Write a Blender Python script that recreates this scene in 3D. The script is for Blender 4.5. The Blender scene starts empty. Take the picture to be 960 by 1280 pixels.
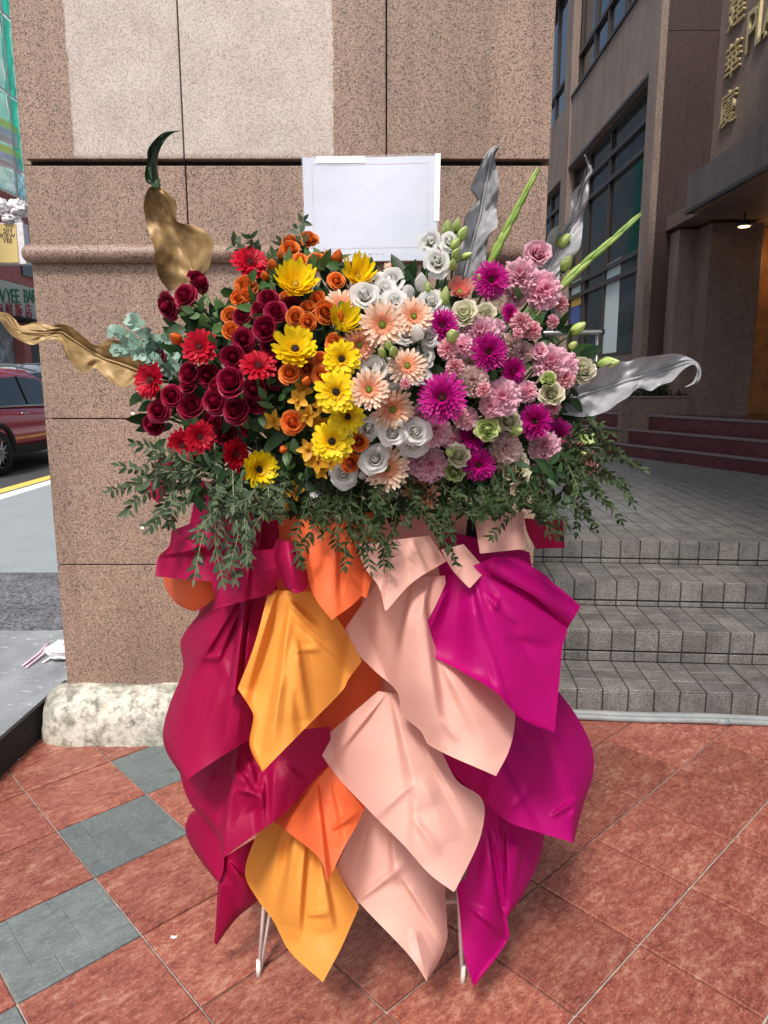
import bpy, bmesh, math, random
from mathutils import Vector, Matrix, noise
import numpy as np
R = math.radians
PI = math.pi
rng = random.Random(7)
sc = bpy.context.scene
col = sc.collection

# ------------------------------------------------------------------ camera, sky, sun, exposure
CAM_H, PITCH, FPX = 1.5, R(10.3), 890.0
cam_d = bpy.data.cameras.new('camera')
cam = bpy.data.objects.new('camera', cam_d)
col.objects.link(cam)
cam.location = (0, 0, CAM_H)
cam.rotation_euler = (PI/2 - PITCH, 0, 0)
cam_d.sensor_fit = 'VERTICAL'
cam_d.sensor_height = 36
cam_d.lens = 36*FPX/1280
cam_d.clip_start = .05
cam_d.clip_end = 2000
sc.camera = cam
SUN_EL, SUN_AZ = R(54), R(197)          # azimuth measured clockwise from +Y: sun behind the camera, a little to the street side
world = bpy.data.worlds.new('World')
sc.world = world
world.use_nodes = True
wn, wl = world.node_tree.nodes, world.node_tree.links
sky = wn.new('ShaderNodeTexSky')
sky.sky_type = 'NISHITA'
sky.sun_disc = False
sky.sun_elevation = SUN_EL
sky.sun_rotation = SUN_AZ
sky.air_density, sky.dust_density, sky.ozone_density = 1.0, 5.0, 1.0
wl.new(sky.outputs[0], wn['Background'].inputs['Color'])
wn['Background'].inputs['Strength'].default_value = .12
sl = bpy.data.lights.new('sun', 'SUN')
sl.energy = 2.5
sl.angle = R(10)
sl.color = (1, .96, .9)
sun = bpy.data.objects.new('sun', sl)
col.objects.link(sun)
sd = Vector((math.sin(SUN_AZ)*math.cos(SUN_EL), math.cos(SUN_AZ)*math.cos(SUN_EL), math.sin(SUN_EL)))
sun.location = sd*20
sun.rotation_euler = sd.to_track_quat('Z', 'Y').to_euler()
sc.view_settings.view_transform = 'Standard'
sc.view_settings.look = 'None'
sc.view_settings.gamma = 1
sc.view_settings.use_curve_mapping = False
sc.view_settings.exposure = 0.46
sc.render.engine = 'CYCLES'
sc.cycles.max_bounces = 8
sc.cycles.use_denoising = True

# ------------------------------------------------------------------ survey helpers: photograph bearings to points at known distances
CP, SP = math.cos(PITCH), math.sin(PITCH)
def ray(u, v):
    a, b = (u-480)/FPX, (640-v)/FPX
    return Vector((a, CP+b*SP, -SP+b*CP))
def at(u, v, Y):
    d = ray(u, v)
    return d*(Y/d.y) + Vector((0, 0, CAM_H))
def onz(u, v, z):
    d = ray(u, v)
    return d*((z-CAM_H)/d.z) + Vector((0, 0, CAM_H))
def onx(u, v, x):
    d = ray(u, v)
    return d*(x/d.x) + Vector((0, 0, CAM_H))
def mpp(u, v, Y):                        # metres per photo pixel there
    d = ray(u, v)
    return (Y/d.y)/FPX

# ------------------------------------------------------------------ materials
def new_mat(name):
    m = bpy.data.materials.new(name)
    m.use_nodes = True
    nt = m.node_tree
    return m, nt, nt.nodes['Principled BSDF']
def nd(nt, t, **kw):
    n = nt.nodes.new(t)
    for k, v in kw.items():
        setattr(n, k, v)
    return n
def ramp(nt, fac, stops, interp='LINEAR'):
    r = nd(nt, 'ShaderNodeValToRGB')
    r.color_ramp.interpolation = interp
    e = r.color_ramp.elements
    while len(e) < len(stops):
        e.new(.5)
    for i, (p, c) in enumerate(stops):
        e[i].position = p
        e[i].color = (*c, 1) if len(c) == 3 else c
    nt.links.new(fac, r.inputs[0])
    return r.outputs[0]
def mixc(nt, fac, a, b, mode='MIX'):
    n = nd(nt, 'ShaderNodeMix', data_type='RGBA', blend_type=mode)
    for sock, val in ((n.inputs[0], fac), (n.inputs[6], a), (n.inputs[7], b)):
        if hasattr(val, 'links') or hasattr(val, 'is_linked'):
            nt.links.new(val, sock)
        elif isinstance(val, (int, float)):
            sock.default_value = val
        else:
            sock.default_value = (*val, 1)
    return n.outputs[2]
def pos(nt, scale=(1, 1, 1), rot=(0, 0, 0)):
    g = nd(nt, 'ShaderNodeNewGeometry')
    mp = nd(nt, 'ShaderNodeMapping')
    mp.inputs['Scale'].default_value = scale
    mp.inputs['Rotation'].default_value = rot
    nt.links.new(g.outputs['Position'], mp.inputs[0])
    return mp.outputs[0]
def noise_tex(nt, vec, scale, detail=4, rough=.55):
    n = nd(nt, 'ShaderNodeTexNoise')
    n.inputs['Scale'].default_value = scale
    n.inputs['Detail'].default_value = detail
    n.inputs['Roughness'].default_value = rough
    if vec is not None:
        nt.links.new(vec, n.inputs['Vector'])
    return n.outputs[0]
def voro(nt, vec, scale, feat='F1', out='Color'):
    n = nd(nt, 'ShaderNodeTexVoronoi', feature=feat)
    n.inputs['Scale'].default_value = scale
    nt.links.new(vec, n.inputs['Vector'])
    return n.outputs[out]
def bump(nt, b, h, strength=.3, dist=.01):
    n = nd(nt, 'ShaderNodeBump')
    n.inputs['Strength'].default_value = strength
    n.inputs['Distance'].default_value = dist
    nt.links.new(h, n.inputs['Height'])
    nt.links.new(n.outputs[0], b.inputs['Normal'])
def obj_rand(nt):
    return nd(nt, 'ShaderNodeObjectInfo').outputs['Random']
def mathn(nt, op, a, b=0.0, clamp=False):
    n = nd(nt, 'ShaderNodeMath', operation=op, use_clamp=clamp)
    for s, v in ((n.inputs[0], a), (n.inputs[1], b)):
        if hasattr(v, 'is_linked'):
            nt.links.new(v, s)
        else:
            s.default_value = v
    return n.outputs[0]

def plain(name, c, rough=.6, metal=0, spec=.5, var=.12, nscale=30, bmp=0):
    m, nt, b = new_mat(name)
    n = noise_tex(nt, pos(nt), nscale)
    dark = tuple(x*(1-var) for x in c)
    lite = tuple(min(1, x*(1+var)) for x in c)
    nt.links.new(ramp(nt, n, [(.3, dark), (.7, lite)]), b.inputs['Base Color'])
    b.inputs['Roughness'].default_value = rough
    b.inputs['Metallic'].default_value = metal
    b.inputs['Specular IOR Level'].default_value = spec
    if bmp:
        bump(nt, b, n, bmp, .004)
    return m

def granite(name, base, dark, lite, scale=150, rough=.55, patch=False, speck=.5, stain=.3):
    m, nt, b = new_mat(name)
    p = pos(nt)
    v = voro(nt, p, scale)
    sep = nd(nt, 'ShaderNodeSeparateColor')
    nt.links.new(v, sep.inputs[0])
    mid = tuple((a+c)/2 for a, c in zip(base, lite))
    c = ramp(nt, sep.outputs[0], [(.0, dark), (.17*speck*2, dark), (.24*speck*2, base), (.62, mid), (.88, lite), (1, lite)])
    n2 = noise_tex(nt, p, scale*.55, 3, .7)
    c = mixc(nt, ramp(nt, n2, [(.42, (0, 0, 0)), (.75, (.6, .6, .6))]), c, dark)
    big = noise_tex(nt, pos(nt, (1, 1, .35)), 3.2, 5, .6)
    c = mixc(nt, 1.0, c, ramp(nt, big, [(.3, (1-stain,)*3), (.65, (1.0,)*3)]), 'MULTIPLY')
    st_ = noise_tex(nt, pos(nt, (16, 2, .55)), 1.0, 5, .7)      # rain streaks
    c = mixc(nt, 1.0, c, ramp(nt, st_, [(.28, (.80, .78, .77)), (.5, (1, 1, 1))]), 'MULTIPLY')
    if patch:                            # the pale cleaned-off area left by an old notice board
        g = nd(nt, 'ShaderNodeNewGeometry')
        sx = nd(nt, 'ShaderNodeSeparateXYZ')
        nt.links.new(g.outputs['Position'], sx.inputs[0])
        wob = mathn(nt, 'MULTIPLY', noise_tex(nt, p, 25, 4), .02)
        x = mathn(nt, 'ADD', sx.outputs[0], wob)
        lo = mathn(nt, 'MULTIPLY', mathn(nt, 'SUBTRACT', x, at(90, 100, 2.9).x), 120, True)
        hi = mathn(nt, 'MULTIPLY', mathn(nt, 'SUBTRACT', at(421, 100, 2.9).x, x), 150, True)
        zz = mathn(nt, 'MULTIPLY', mathn(nt, 'SUBTRACT', sx.outputs[2], 2.33), 40, True)
        msk = mathn(nt, 'MULTIPLY', mathn(nt, 'MULTIPLY', lo, hi), zz)
        msk = mathn(nt, 'MULTIPLY', msk, mathn(nt, 'ADD', mathn(nt, 'MULTIPLY', noise_tex(nt, p, 7, 5, .7), .6), .18))
        c = mixc(nt, msk, c, mixc(nt, ramp(nt, n2, [(.48, (0, 0, 0)), (.62, (.8, .8, .8))]), (.74, .68, .65), (.36, .31, .29)))
    nt.links.new(c, b.inputs['Base Color'])
    b.inputs['Roughness'].default_value = rough
    bump(nt, b, n2, .12, .002)
    return m

M = {}
M['granite'] = granite('pink_granite', (.325, .205, .145), (.09, .062, .05), (.425, .305, .235), 280, .55, patch=True)
M['brown_granite'] = granite('brown_granite', (.19, .125, .10), (.07, .048, .04), (.28, .20, .165), 140, .42, stain=.25)
M['brown_light'] = granite('brown_granite_panel', (.23, .165, .138), (.105, .075, .062), (.31, .235, .20), 140, .6, stain=.3)
M['shaded_maroon_granite'] = granite('shaded_maroon_granite', (.055, .033, .032), (.022, .015, .015), (.085, .055, .05), 140, .4, stain=.2)  # reddish stone, darkened: the shade on the front face is put into its colour
M['red_granite'] = granite('dark_red_granite', (.10, .028, .032), (.035, .012, .014), (.16, .05, .055), 120, .25)
M['nosing'] = plain('step_nosing', (.17, .14, .15), .4)
M['dark'] = plain('dark_joint', (.02, .018, .016), .9)
M['grout'] = plain('tile_grout', (.42, .37, .33), .9, var=.3)
M['darkgrout'] = plain('dark_grout', (.035, .033, .03), .9, var=.3)
M['frame'] = plain('window_frame_bronze', (.045, .035, .032), .4, .3)
M['metal'] = plain('brushed_steel', (.55, .55, .54), .3, 1)
M['whitepipe'] = plain('grey_plastic_pipe', (.25, .265, .27), .45, var=.2, nscale=8)
M['legpaint'] = plain('white_painted_rod', (.72, .66, .62), .35, var=.2, nscale=40)
M['blackboard'] = plain('black_board', (.012, .011, .012), .8)
M['paper_white'] = plain('white_card', (.53, .57, .67), .3, var=.02)
M['tape'] = plain('white_tape', (.9, .9, .9), .35, var=.03)
M['ink'] = plain('grey_ink', (.12, .1, .11), .6)
M['pinkline'] = plain('pink_print_line', (.55, .38, .45), .6)
M['gold_letter'] = plain('gilt_letter', (.52, .43, .24), .4, .25, var=.15)
M['yellowline'] = plain('yellow_road_paint', (.75, .56, .12), .7, var=.15, nscale=12)
M['kerb'] = plain('pale_kerb', (.62, .66, .68), .8, var=.1)
M['asphalt'] = plain('asphalt', (.052, .053, .056), .85, var=.35, nscale=60, bmp=.4)
M['pave_far'] = plain('smooth_grey_pavement', (.285, .325, .345), .55, var=.06, nscale=4)
M['aggregate'] = granite('pebble_aggregate', (.13, .135, .15), (.06, .06, .07), (.26, .27, .295), 75, .7, stain=.5)
M['rubber'] = plain('black_rubber', (.015, .015, .016), .8)
M['rim_silver'] = plain('alloy_rim', (.5, .5, .52), .3, .9)
M['wood'] = plain('warm_wood', (.36, .15, .045), .35, var=.35, nscale=6)
M['white_plastic'] = plain('white_plastic_sheet', (.75, .73, .75), .4, var=.15, nscale=8)
M['pinkwall'] = plain('pink_shop_wall', (.50, .17, .15), .8, var=.15, nscale=2)
M['signcream'] = plain('cream_sign_board', (.62, .66, .55), .6, var=.05)
M['signyellow'] = plain('yellow_sign_face', (.66, .52, .22), .5, var=.08)
M['signgreen'] = plain('green_sign_lettering', (.03, .20, .12), .6)
M['signred'] = plain('red_sign_lettering', (.45, .06, .08), .6)
M['black'] = plain('black_lettering', (.03, .03, .03), .6)
M['shutter'] = plain('grey_shutter', (.18, .18, .18), .6)
M['chip'] = plain('pale_stain', (.8, .78, .72), .8)
M['string'] = plain('pale_pink_string', (.75, .55, .66), .6)
M['poster_blue'] = plain('blue_poster', (.05, .10, .3), .5)
M['poster_yellow'] = plain('yellow_poster', (.7, .45, .08), .5)
M['poster_pale'] = plain('pale_frosted_panel', (.50, .60, .60), .35, var=.05)
M['far_wall'] = plain('weathered_render', (.42, .42, .40), .8, var=.2, nscale=.5)
M['skin_shop'] = plain('grey_poster', (.4, .42, .45), .6, var=.6, nscale=3)

m, nt, b = new_mat('stained_concrete')
p = pos(nt)
n1 = noise_tex(nt, p, 6, 8, .7)
n2 = noise_tex(nt, pos(nt, (1, 1, 1.0)), 26, 6, .7)
c = ramp(nt, n1, [(.30, (.12, .12, .09)), (.42, (.34, .33, .27)), (.54, (.58, .56, .49)), (.75, (.54, .49, .38))])
c = mixc(nt, ramp(nt, n2, [(.46, (0, 0, 0)), (.66, (.85, .85, .85))]), c, (.085, .085, .06))
nt.links.new(c, b.inputs['Base Color'])
b.inputs['Roughness'].default_value = .9
bump(nt, b, n2, .6, .012)
M['concrete'] = m

m, nt, b = new_mat('near_pavement')
p = pos(nt)
n1 = noise_tex(nt, pos(nt, (1, .4, 1)), 5, 6, .65)
c = ramp(nt, n1, [(.3, (.17, .185, .20)), (.7, (.31, .335, .355))])
sp = noise_tex(nt, pos(nt, (1, 2.2, 1)), 16, 5, .7)
msk = mathn(nt, 'MULTIPLY', ramp(nt, sp, [(.60, (0, 0, 0)), (.65, (1, 1, 1))]), ramp(nt, noise_tex(nt, p, 1.7), [(.45, (0, 0, 0)), (.6, (1, 1, 1))]))
c = mixc(nt, msk, c, (.75, .78, .8))
nt.links.new(c, b.inputs['Base Color'])
b.inputs['Roughness'].default_value = .55
bump(nt, b, n1, .3, .01)
M['pave_near'] = m

def tile_mat(name, stops, rough, gloss_noise=True, bstr=.5):
    m, nt, b = new_mat(name)
    r = obj_rand(nt)
    g = nd(nt, 'ShaderNodeTexCoord')
    mp = nd(nt, 'ShaderNodeMapping')
    add = nd(nt, 'ShaderNodeCombineXYZ')
    nt.links.new(mathn(nt, 'MULTIPLY', r, 37.0), add.inputs[0])
    nt.links.new(mathn(nt, 'MULTIPLY', r, 91.0), add.inputs[1])
    nt.links.new(g.outputs['Object'], mp.inputs[0])
    nt.links.new(add.outputs[0], mp.inputs['Location'])
    mp.inputs['Scale'].default_value = (1, 1.9, 1)
    n1 = noise_tex(nt, mp.outputs[0], 7, 8, .72)
    n2 = noise_tex(nt, mp.outputs[0], 95, 5, .7)
    n3 = noise_tex(nt, mp.outputs[0], 34, 8, .8)
    mix = mathn(nt, 'ADD', mathn(nt, 'MULTIPLY', n1, .4), mathn(nt, 'MULTIPLY', n3, .6))
    c = ramp(nt, mix, stops)
    c = mixc(nt, ramp(nt, n2, [(.52, (0, 0, 0)), (.68, (.6, .6, .6))]), c, tuple(min(1, x*1.25) for x in stops[-1][1]))
    sh = ramp(nt, r, [(0, (.82, .82, .82)), (1, (1.12, 1.1, 1.08))])
    c = mixc(nt, 1.0, c, sh, 'MULTIPLY')
    nt.links.new(c, b.inputs['Base Color'])
    nt.links.new(ramp(nt, n3, [(.3, (rough-.1,)*3), (.7, (rough+.2,)*3)]), b.inputs['Roughness'])
    bump(nt, b, mathn(nt, 'ADD', n3, mathn(nt, 'MULTIPLY', n2, .4)), bstr*.5, .006)
    return m
M['tile_red'] = tile_mat('red_stone_tile', [(.37, (.11, .036, .028)), (.46, (.23, .062, .046)), (.53, (.30, .10, .068)), (.60, (.42, .22, .16))], .25)
M['tile_slate'] = tile_mat('slate_tile', [(.32, (.075, .095, .10)), (.5, (.13, .16, .165)), (.7, (.21, .245, .24))], .40, bstr=.8)

def grey_tile_mat(name, c0, c1):
    m, nt, b = new_mat(name)
    p = pos(nt)
    v = voro(nt, p, 330)
    s = nd(nt, 'ShaderNodeSeparateColor')
    nt.links.new(v, s.inputs[0])
    c = ramp(nt, s.outputs[0], [(.0, tuple(x*.5 for x in c0)), (.35, c0), (.8, c1), (1, tuple(min(1, x*1.3) for x in c1))])
    st = noise_tex(nt, pos(nt, (1, 1, .5)), 7, 6, .7)
    c = mixc(nt, 1.0, c, ramp(nt, st, [(.3, (.5, .48, .46)), (.6, (1, 1, 1))]), 'MULTIPLY')
    c = mixc(nt, 1.0, c, ramp(nt, obj_rand(nt), [(0, (.78, .78, .79)), (1, (1.12, 1.1, 1.06))]), 'MULTIPLY')
    nt.links.new(c, b.inputs['Base Color'])
    b.inputs['Roughness'].default_value = .6
    bump(nt, b, noise_tex(nt, p, 160, 3), .15, .002)
    return m
M['step_tile'] = grey_tile_mat('grey_step_tile', (.14, .135, .125), (.245, .235, .22))
M['top_tile'] = grey_tile_mat('grey_terrace_tile', (.15, .15, .15), (.24, .24, .235))

m, nt, b = new_mat('dark_window_glass')
b.inputs['Base Color'].default_value = (.012, .016, .016, 1)
b.inputs['Roughness'].default_value = .04
b.inputs['Specular IOR Level'].default_value = .9
bump(nt, b, noise_tex(nt, pos(nt), 1.2), .04, .05)
M['glass'] = m
m, nt, b = new_mat('car_glass')
b.inputs['Base Color'].default_value = (.012, .018, .018, 1)
b.inputs['Roughness'].default_value = .03
M['carglass'] = m
def paint(name, c):
    m, nt, b = new_mat(name)
    b.inputs['Base Color'].default_value = (*c, 1)
    b.inputs['Roughness'].default_value = .25
    b.inputs['Coat Weight'].default_value = 1
    b.inputs['Coat Roughness'].default_value = .03
    b.inputs['Metallic'].default_value = .3
    return m
M['car_red'] = paint('dark_red_paint', (.45, .018, .04))
M['car_silver'] = paint('silver_paint', (.5, .55, .57))
m, nt, b = new_mat('tail_lamp')
b.inputs['Base Color'].default_value = (.5, .01, .04, 1)
b.inputs['Roughness'].default_value = .15
M['tail'] = m
m, nt, b = new_mat('lamp_glow')
b.inputs['Emission Color'].default_value = (1, .72, .35, 1)
b.inputs['Emission Strength'].default_value = 3.2
M['lamp'] = m

m, nt, b = new_mat('scaffold_net')
p = pos(nt)
w = nd(nt, 'ShaderNodeTexWave', wave_type='BANDS', bands_direction='DIAGONAL')
w.inputs['Scale'].default_value = .5
w.inputs['Distortion'].default_value = 1.5
nt.links.new(p, w.inputs[0])
n = noise_tex(nt, p, .6, 5)
c = ramp(nt, n, [(.3, (.30, .85, .68)), (.5, (.48, .92, .80)), (.7, (.66, .94, .90))])
c = mixc(nt, ramp(nt, w.outputs[1], [(.0, (.25,)*3), (.08, (0,)*3)]), c, (.06, .33, .27))
nt.links.new(c, b.inputs['Base Color'])
b.inputs['Roughness'].default_value = .7
t_ = nd(nt, 'ShaderNodeBsdfTranslucent')
nt.links.new(c, t_.inputs[0])
mx_ = nd(nt, 'ShaderNodeMixShader')
mx_.inputs[0].default_value = .6
nt.links.new(b.outputs[0], mx_.inputs[1])
nt.links.new(t_.outputs[0], mx_.inputs[2])
nt.links.new(mx_.outputs[0], nt.nodes['Material Output'].inputs[0])
M['net'] = m
def thin(name, c):
    m, nt, b = new_mat(name)
    n = noise_tex(nt, pos(nt), 1.5, 4)
    cc = ramp(nt, n, [(.3, tuple(x*.85 for x in c)), (.7, c)])
    nt.links.new(cc, b.inputs['Base Color'])
    b.inputs['Roughness'].default_value = .7
    t = nd(nt, 'ShaderNodeBsdfTranslucent')
    nt.links.new(cc, t.inputs[0])
    mx = nd(nt, 'ShaderNodeMixShader')
    mx.inputs[0].default_value = .6
    nt.links.new(b.outputs[0], mx.inputs[1])
    nt.links.new(t.outputs[0], mx.inputs[2])
    nt.links.new(mx.outputs[0], nt.nodes['Material Output'].inputs[0])
    return m
M['net_dark'] = thin('deep_green_net', (.08, .85, .60))
M['net_blue'] = thin('blue_green_net', (.35, .78, .88))
M['ban_yellow'] = thin('yellow_band', (.95, .90, .35))
M['ban_pink'] = thin('pink_band', (.95, .62, .68))
M['ban_purple'] = thin('mauve_band', (.78, .68, .84))

def leafmat(name, c0, c1, rough=.45, trans=.25, spec=.4, nscale=40):
    m, nt, b = new_mat(name)
    a = nd(nt, 'ShaderNodeAttribute', attribute_name='rnd')
    n = noise_tex(nt, pos(nt), nscale)
    f = mathn(nt, 'ADD', mathn(nt, 'MULTIPLY', a.outputs['Fac'], .65), mathn(nt, 'MULTIPLY', n, .4))
    c = ramp(nt, f, [(.15, c0), (.85, c1)])
    nt.links.new(c, b.inputs['Base Color'])
    b.inputs['Roughness'].default_value = rough
    b.inputs['Specular IOR Level'].default_value = spec
    t = nd(nt, 'ShaderNodeBsdfTranslucent')
    nt.links.new(c, t.inputs[0])
    mx = nd(nt, 'ShaderNodeMixShader')
    mx.inputs[0].default_value = trans
    nt.links.new(b.outputs[0], mx.inputs[1])
    nt.links.new(t.outputs[0], mx.inputs[2])
    nt.links.new(mx.outputs[0], nt.nodes['Material Output'].inputs[0])
    return m
M['leaf_dark'] = leafmat('dark_green_leaf', (.008, .024, .009), (.032, .075, .024), .45, .2, .25)
M['leaf_mid'] = leafmat('bright_green_leaf', (.03, .085, .02), (.085, .17, .045), .45)
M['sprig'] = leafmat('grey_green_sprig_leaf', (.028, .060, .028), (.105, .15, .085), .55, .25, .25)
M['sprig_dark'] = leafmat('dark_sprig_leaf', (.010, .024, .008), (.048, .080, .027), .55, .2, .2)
M['euc'] = leafmat('silvery_round_leaf', (.16, .30, .23), (.33, .48, .40), .55)
M['stem'] = leafmat('green_stem', (.06, .12, .035), (.12, .20, .06), .5, .05)
M['twig'] = leafmat('pale_twig', (.13, .15, .08), (.26, .27, .16), .6, .05)
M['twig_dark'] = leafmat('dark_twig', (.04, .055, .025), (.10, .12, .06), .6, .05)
M['glad'] = leafmat('gladiolus_green', (.12, .24, .03), (.30, .42, .09), .35, .15)
M['hedge'] = leafmat('hedge_leaf', (.012, .035, .010), (.04, .09, .025), .5)

def petal(name, stops, rough=.5, trans=.3, rv=.18, sheen=0):
    m, nt, b = new_mat(name)
    a = nd(nt, 'ShaderNodeAttribute', attribute_name='t')
    r = nd(nt, 'ShaderNodeAttribute', attribute_name='rnd')
    c = ramp(nt, a.outputs['Fac'], stops)
    c = mixc(nt, 1.0, c, ramp(nt, r.outputs['Fac'], [(0, (1-rv,)*3), (1, (1.0,)*3)]), 'MULTIPLY')
    c = mixc(nt, 1.0, c, ramp(nt, obj_rand(nt), [(0, (.86, .86, .86)), (1, (1.06, 1.06, 1.06))]), 'MULTIPLY')
    nt.links.new(c, b.inputs['Base Color'])
    b.inputs['Roughness'].default_value = rough
    b.inputs['Specular IOR Level'].default_value = .25
    t = nd(nt, 'ShaderNodeBsdfTranslucent')
    nt.links.new(c, t.inputs[0])
    mx = nd(nt, 'ShaderNodeMixShader')
    mx.inputs[0].default_value = trans
    nt.links.new(b.outputs[0], mx.inputs[1])
    nt.links.new(t.outputs[0], mx.inputs[2])
    nt.links.new(mx.outputs[0], nt.nodes['Material Output'].inputs[0])
    return m
M['p_red'] = petal('red_gerbera_petal', [(0, (.30, .0, .01)), (.4, (.50, .003, .022)), (1, (.60, .008, .036))])
M['p_yellow'] = petal('yellow_petal', [(0, (.78, .42, .0)), (.45, (.92, .64, .006)), (1, (.95, .77, .02))])
M['p_peach'] = petal('peach_petal', [(0, (.80, .26, .13)), (.35, (.84, .42, .26)), (.75, (.88, .62, .46)), (1, (.9, .72, .58))])
M['p_deep_peach'] = petal('deep_peach_petal', [(0, (.66, .20, .10)), (.5, (.76, .33, .19)), (1, (.82, .46, .32))])
M['p_coral'] = petal('coral_petal', [(0, (.75, .16, .12)), (.6, (.80, .24, .22)), (1, (.85, .42, .36))])
M['p_magenta'] = petal('magenta_petal', [(0, (.30, .0, .10)), (.4, (.50, .004, .21)), (1, (.60, .012, .30))])
M['p_wine'] = petal('dark_red_rose_petal', [(0, (.05, .0, .006)), (.6, (.18, .002, .021)), (.9, (.27, .004, .034)), (1, (.34, .012, .05))], .45, .15)
M['p_orange'] = petal('orange_rose_petal', [(0, (.50, .08, .006)), (.6, (.84, .16, .02)), (1, (.92, .27, .06))], .5, .25)
M['p_white'] = petal('white_petal', [(0, (.74, .78, .56)), (.25, (.92, .90, .86)), (1, (.94, .94, .93))], .5, .5, .04)
M['p_cream'] = petal('cream_green_petal', [(0, (.48, .58, .22)), (.5, (.66, .72, .42)), (.85, (.80, .78, .58)), (1, (.84, .74, .62))], .5, .45, .1)
M['p_green'] = petal('pale_green_petal', [(0, (.30, .45, .10)), (.5, (.56, .72, .22)), (1, (.74, .84, .42))], .5, .3, .12)
M['p_pink'] = petal('pink_petal', [(0, (.70, .16, .27)), (.5, (.92, .38, .52)), (1, (.96, .66, .76))], .55, .45, .12)
M['p_palepink'] = petal('pale_pink_petal', [(0, (.66, .34, .36)), (.5, (.76, .50, .50)), (1, (.88, .70, .66))], .55, .45, .1)
M['p_hotpink'] = petal('rose_pink_petal', [(0, (.60, .08, .16)), (.6, (.78, .25, .34)), (1, (.85, .50, .55))], .55, .3, .12)
M['p_amber'] = petal('amber_orchid_petal', [(0, (.55, .22, .01)), (.5, (.74, .36, .02)), (1, (.80, .46, .05))], .5, .25)
M['d_dark'] = plain('dark_disc', (.022, .008, .006), .8)
M['d_green'] = plain('green_disc', (.22, .30, .03), .7, var=.3, nscale=300)
M['d_maroon'] = plain('maroon_disc', (.10, .012, .02), .8)
M['d_pale'] = plain('pale_anther', (.75, .58, .35), .7)
M['d_yellow'] = plain('yellow_disc', (.55, .36, .02), .7)

def foil(name, c0, c1, c2, metal, rough, back=None, worn=None):
    m, nt, b = new_mat(name)
    n = noise_tex(nt, pos(nt), 14, 6, .65)
    n2 = noise_tex(nt, pos(nt), 90, 3, .6)
    c = ramp(nt, n, [(.3, c0), (.5, c1), (.72, c2)])
    met = ramp(nt, n, [(0, (metal,)*3), (1, (metal,)*3)])
    if worn:
        w = ramp(nt, noise_tex(nt, pos(nt), 5.5, 3), [(.60, (0, 0, 0)), (.66, (1, 1, 1))])
        c = mixc(nt, w, c, worn)
        met = mixc(nt, w, met, (0, 0, 0))
    if back:
        g = nd(nt, 'ShaderNodeNewGeometry')
        c = mixc(nt, g.outputs['Backfacing'], c, back)
        met = mixc(nt, g.outputs['Backfacing'], met, (0, 0, 0))
    nt.links.new(c, b.inputs['Base Color'])
    nt.links.new(met, b.inputs['Metallic'])
    b.inputs['Roughness'].default_value = rough
    bump(nt, b, n2, .12, .002)
    return m
M['gold'] = foil('gold_paint', (.13, .075, .027), (.28, .175, .072), (.42, .29, .145), (.22), .52, back=(.016, .045, .014))
M['gold_worn'] = foil('worn_gold_paint', (.14, .085, .03), (.30, .195, .08), (.44, .31, .155), (.22), .52, back=(.03, .08, .015), worn=(.14, .19, .04))
M['silver'] = foil('silver_paint_leaf', (.20, .205, .22), (.32, .325, .345), (.46, .465, .49), .15, .55)

def wrap(name, c, c2=None):
    m, nt, b = new_mat(name)
    n = noise_tex(nt, pos(nt), 2.5, 3)
    c2 = c2 or tuple(x*.9 for x in c)
    cc = ramp(nt, n, [(.35, c2), (.65, c)])
    nt.links.new(cc, b.inputs['Base Color'])
    b.inputs['Roughness'].default_value = .5
    b.inputs['Specular IOR Level'].default_value = .22
    t = nd(nt, 'ShaderNodeBsdfTranslucent')
    nt.links.new(cc, t.inputs[0])
    mx = nd(nt, 'ShaderNodeMixShader')
    mx.inputs[0].default_value = .26
    nt.links.new(b.outputs[0], mx.inputs[1])
    nt.links.new(t.outputs[0], mx.inputs[2])
    nt.links.new(mx.outputs[0], nt.nodes['Material Output'].inputs[0])
    bump(nt, b, noise_tex(nt, pos(nt), 22, 3), .05, .01)
    return m
M['w_crimson'] = wrap('crimson_wrap', (.35, .003, .058))
M['w_magenta'] = wrap('magenta_wrap', (.45, .001, .155))
M['w_orange'] = wrap('yellow_orange_wrap', (.80, .33, .06))
M['w_red'] = wrap('red_orange_wrap', (.80, .15, .05))
M['w_peach'] = wrap('peach_wrap', (.77, .45, .38), (.73, .40, .33))

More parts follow.
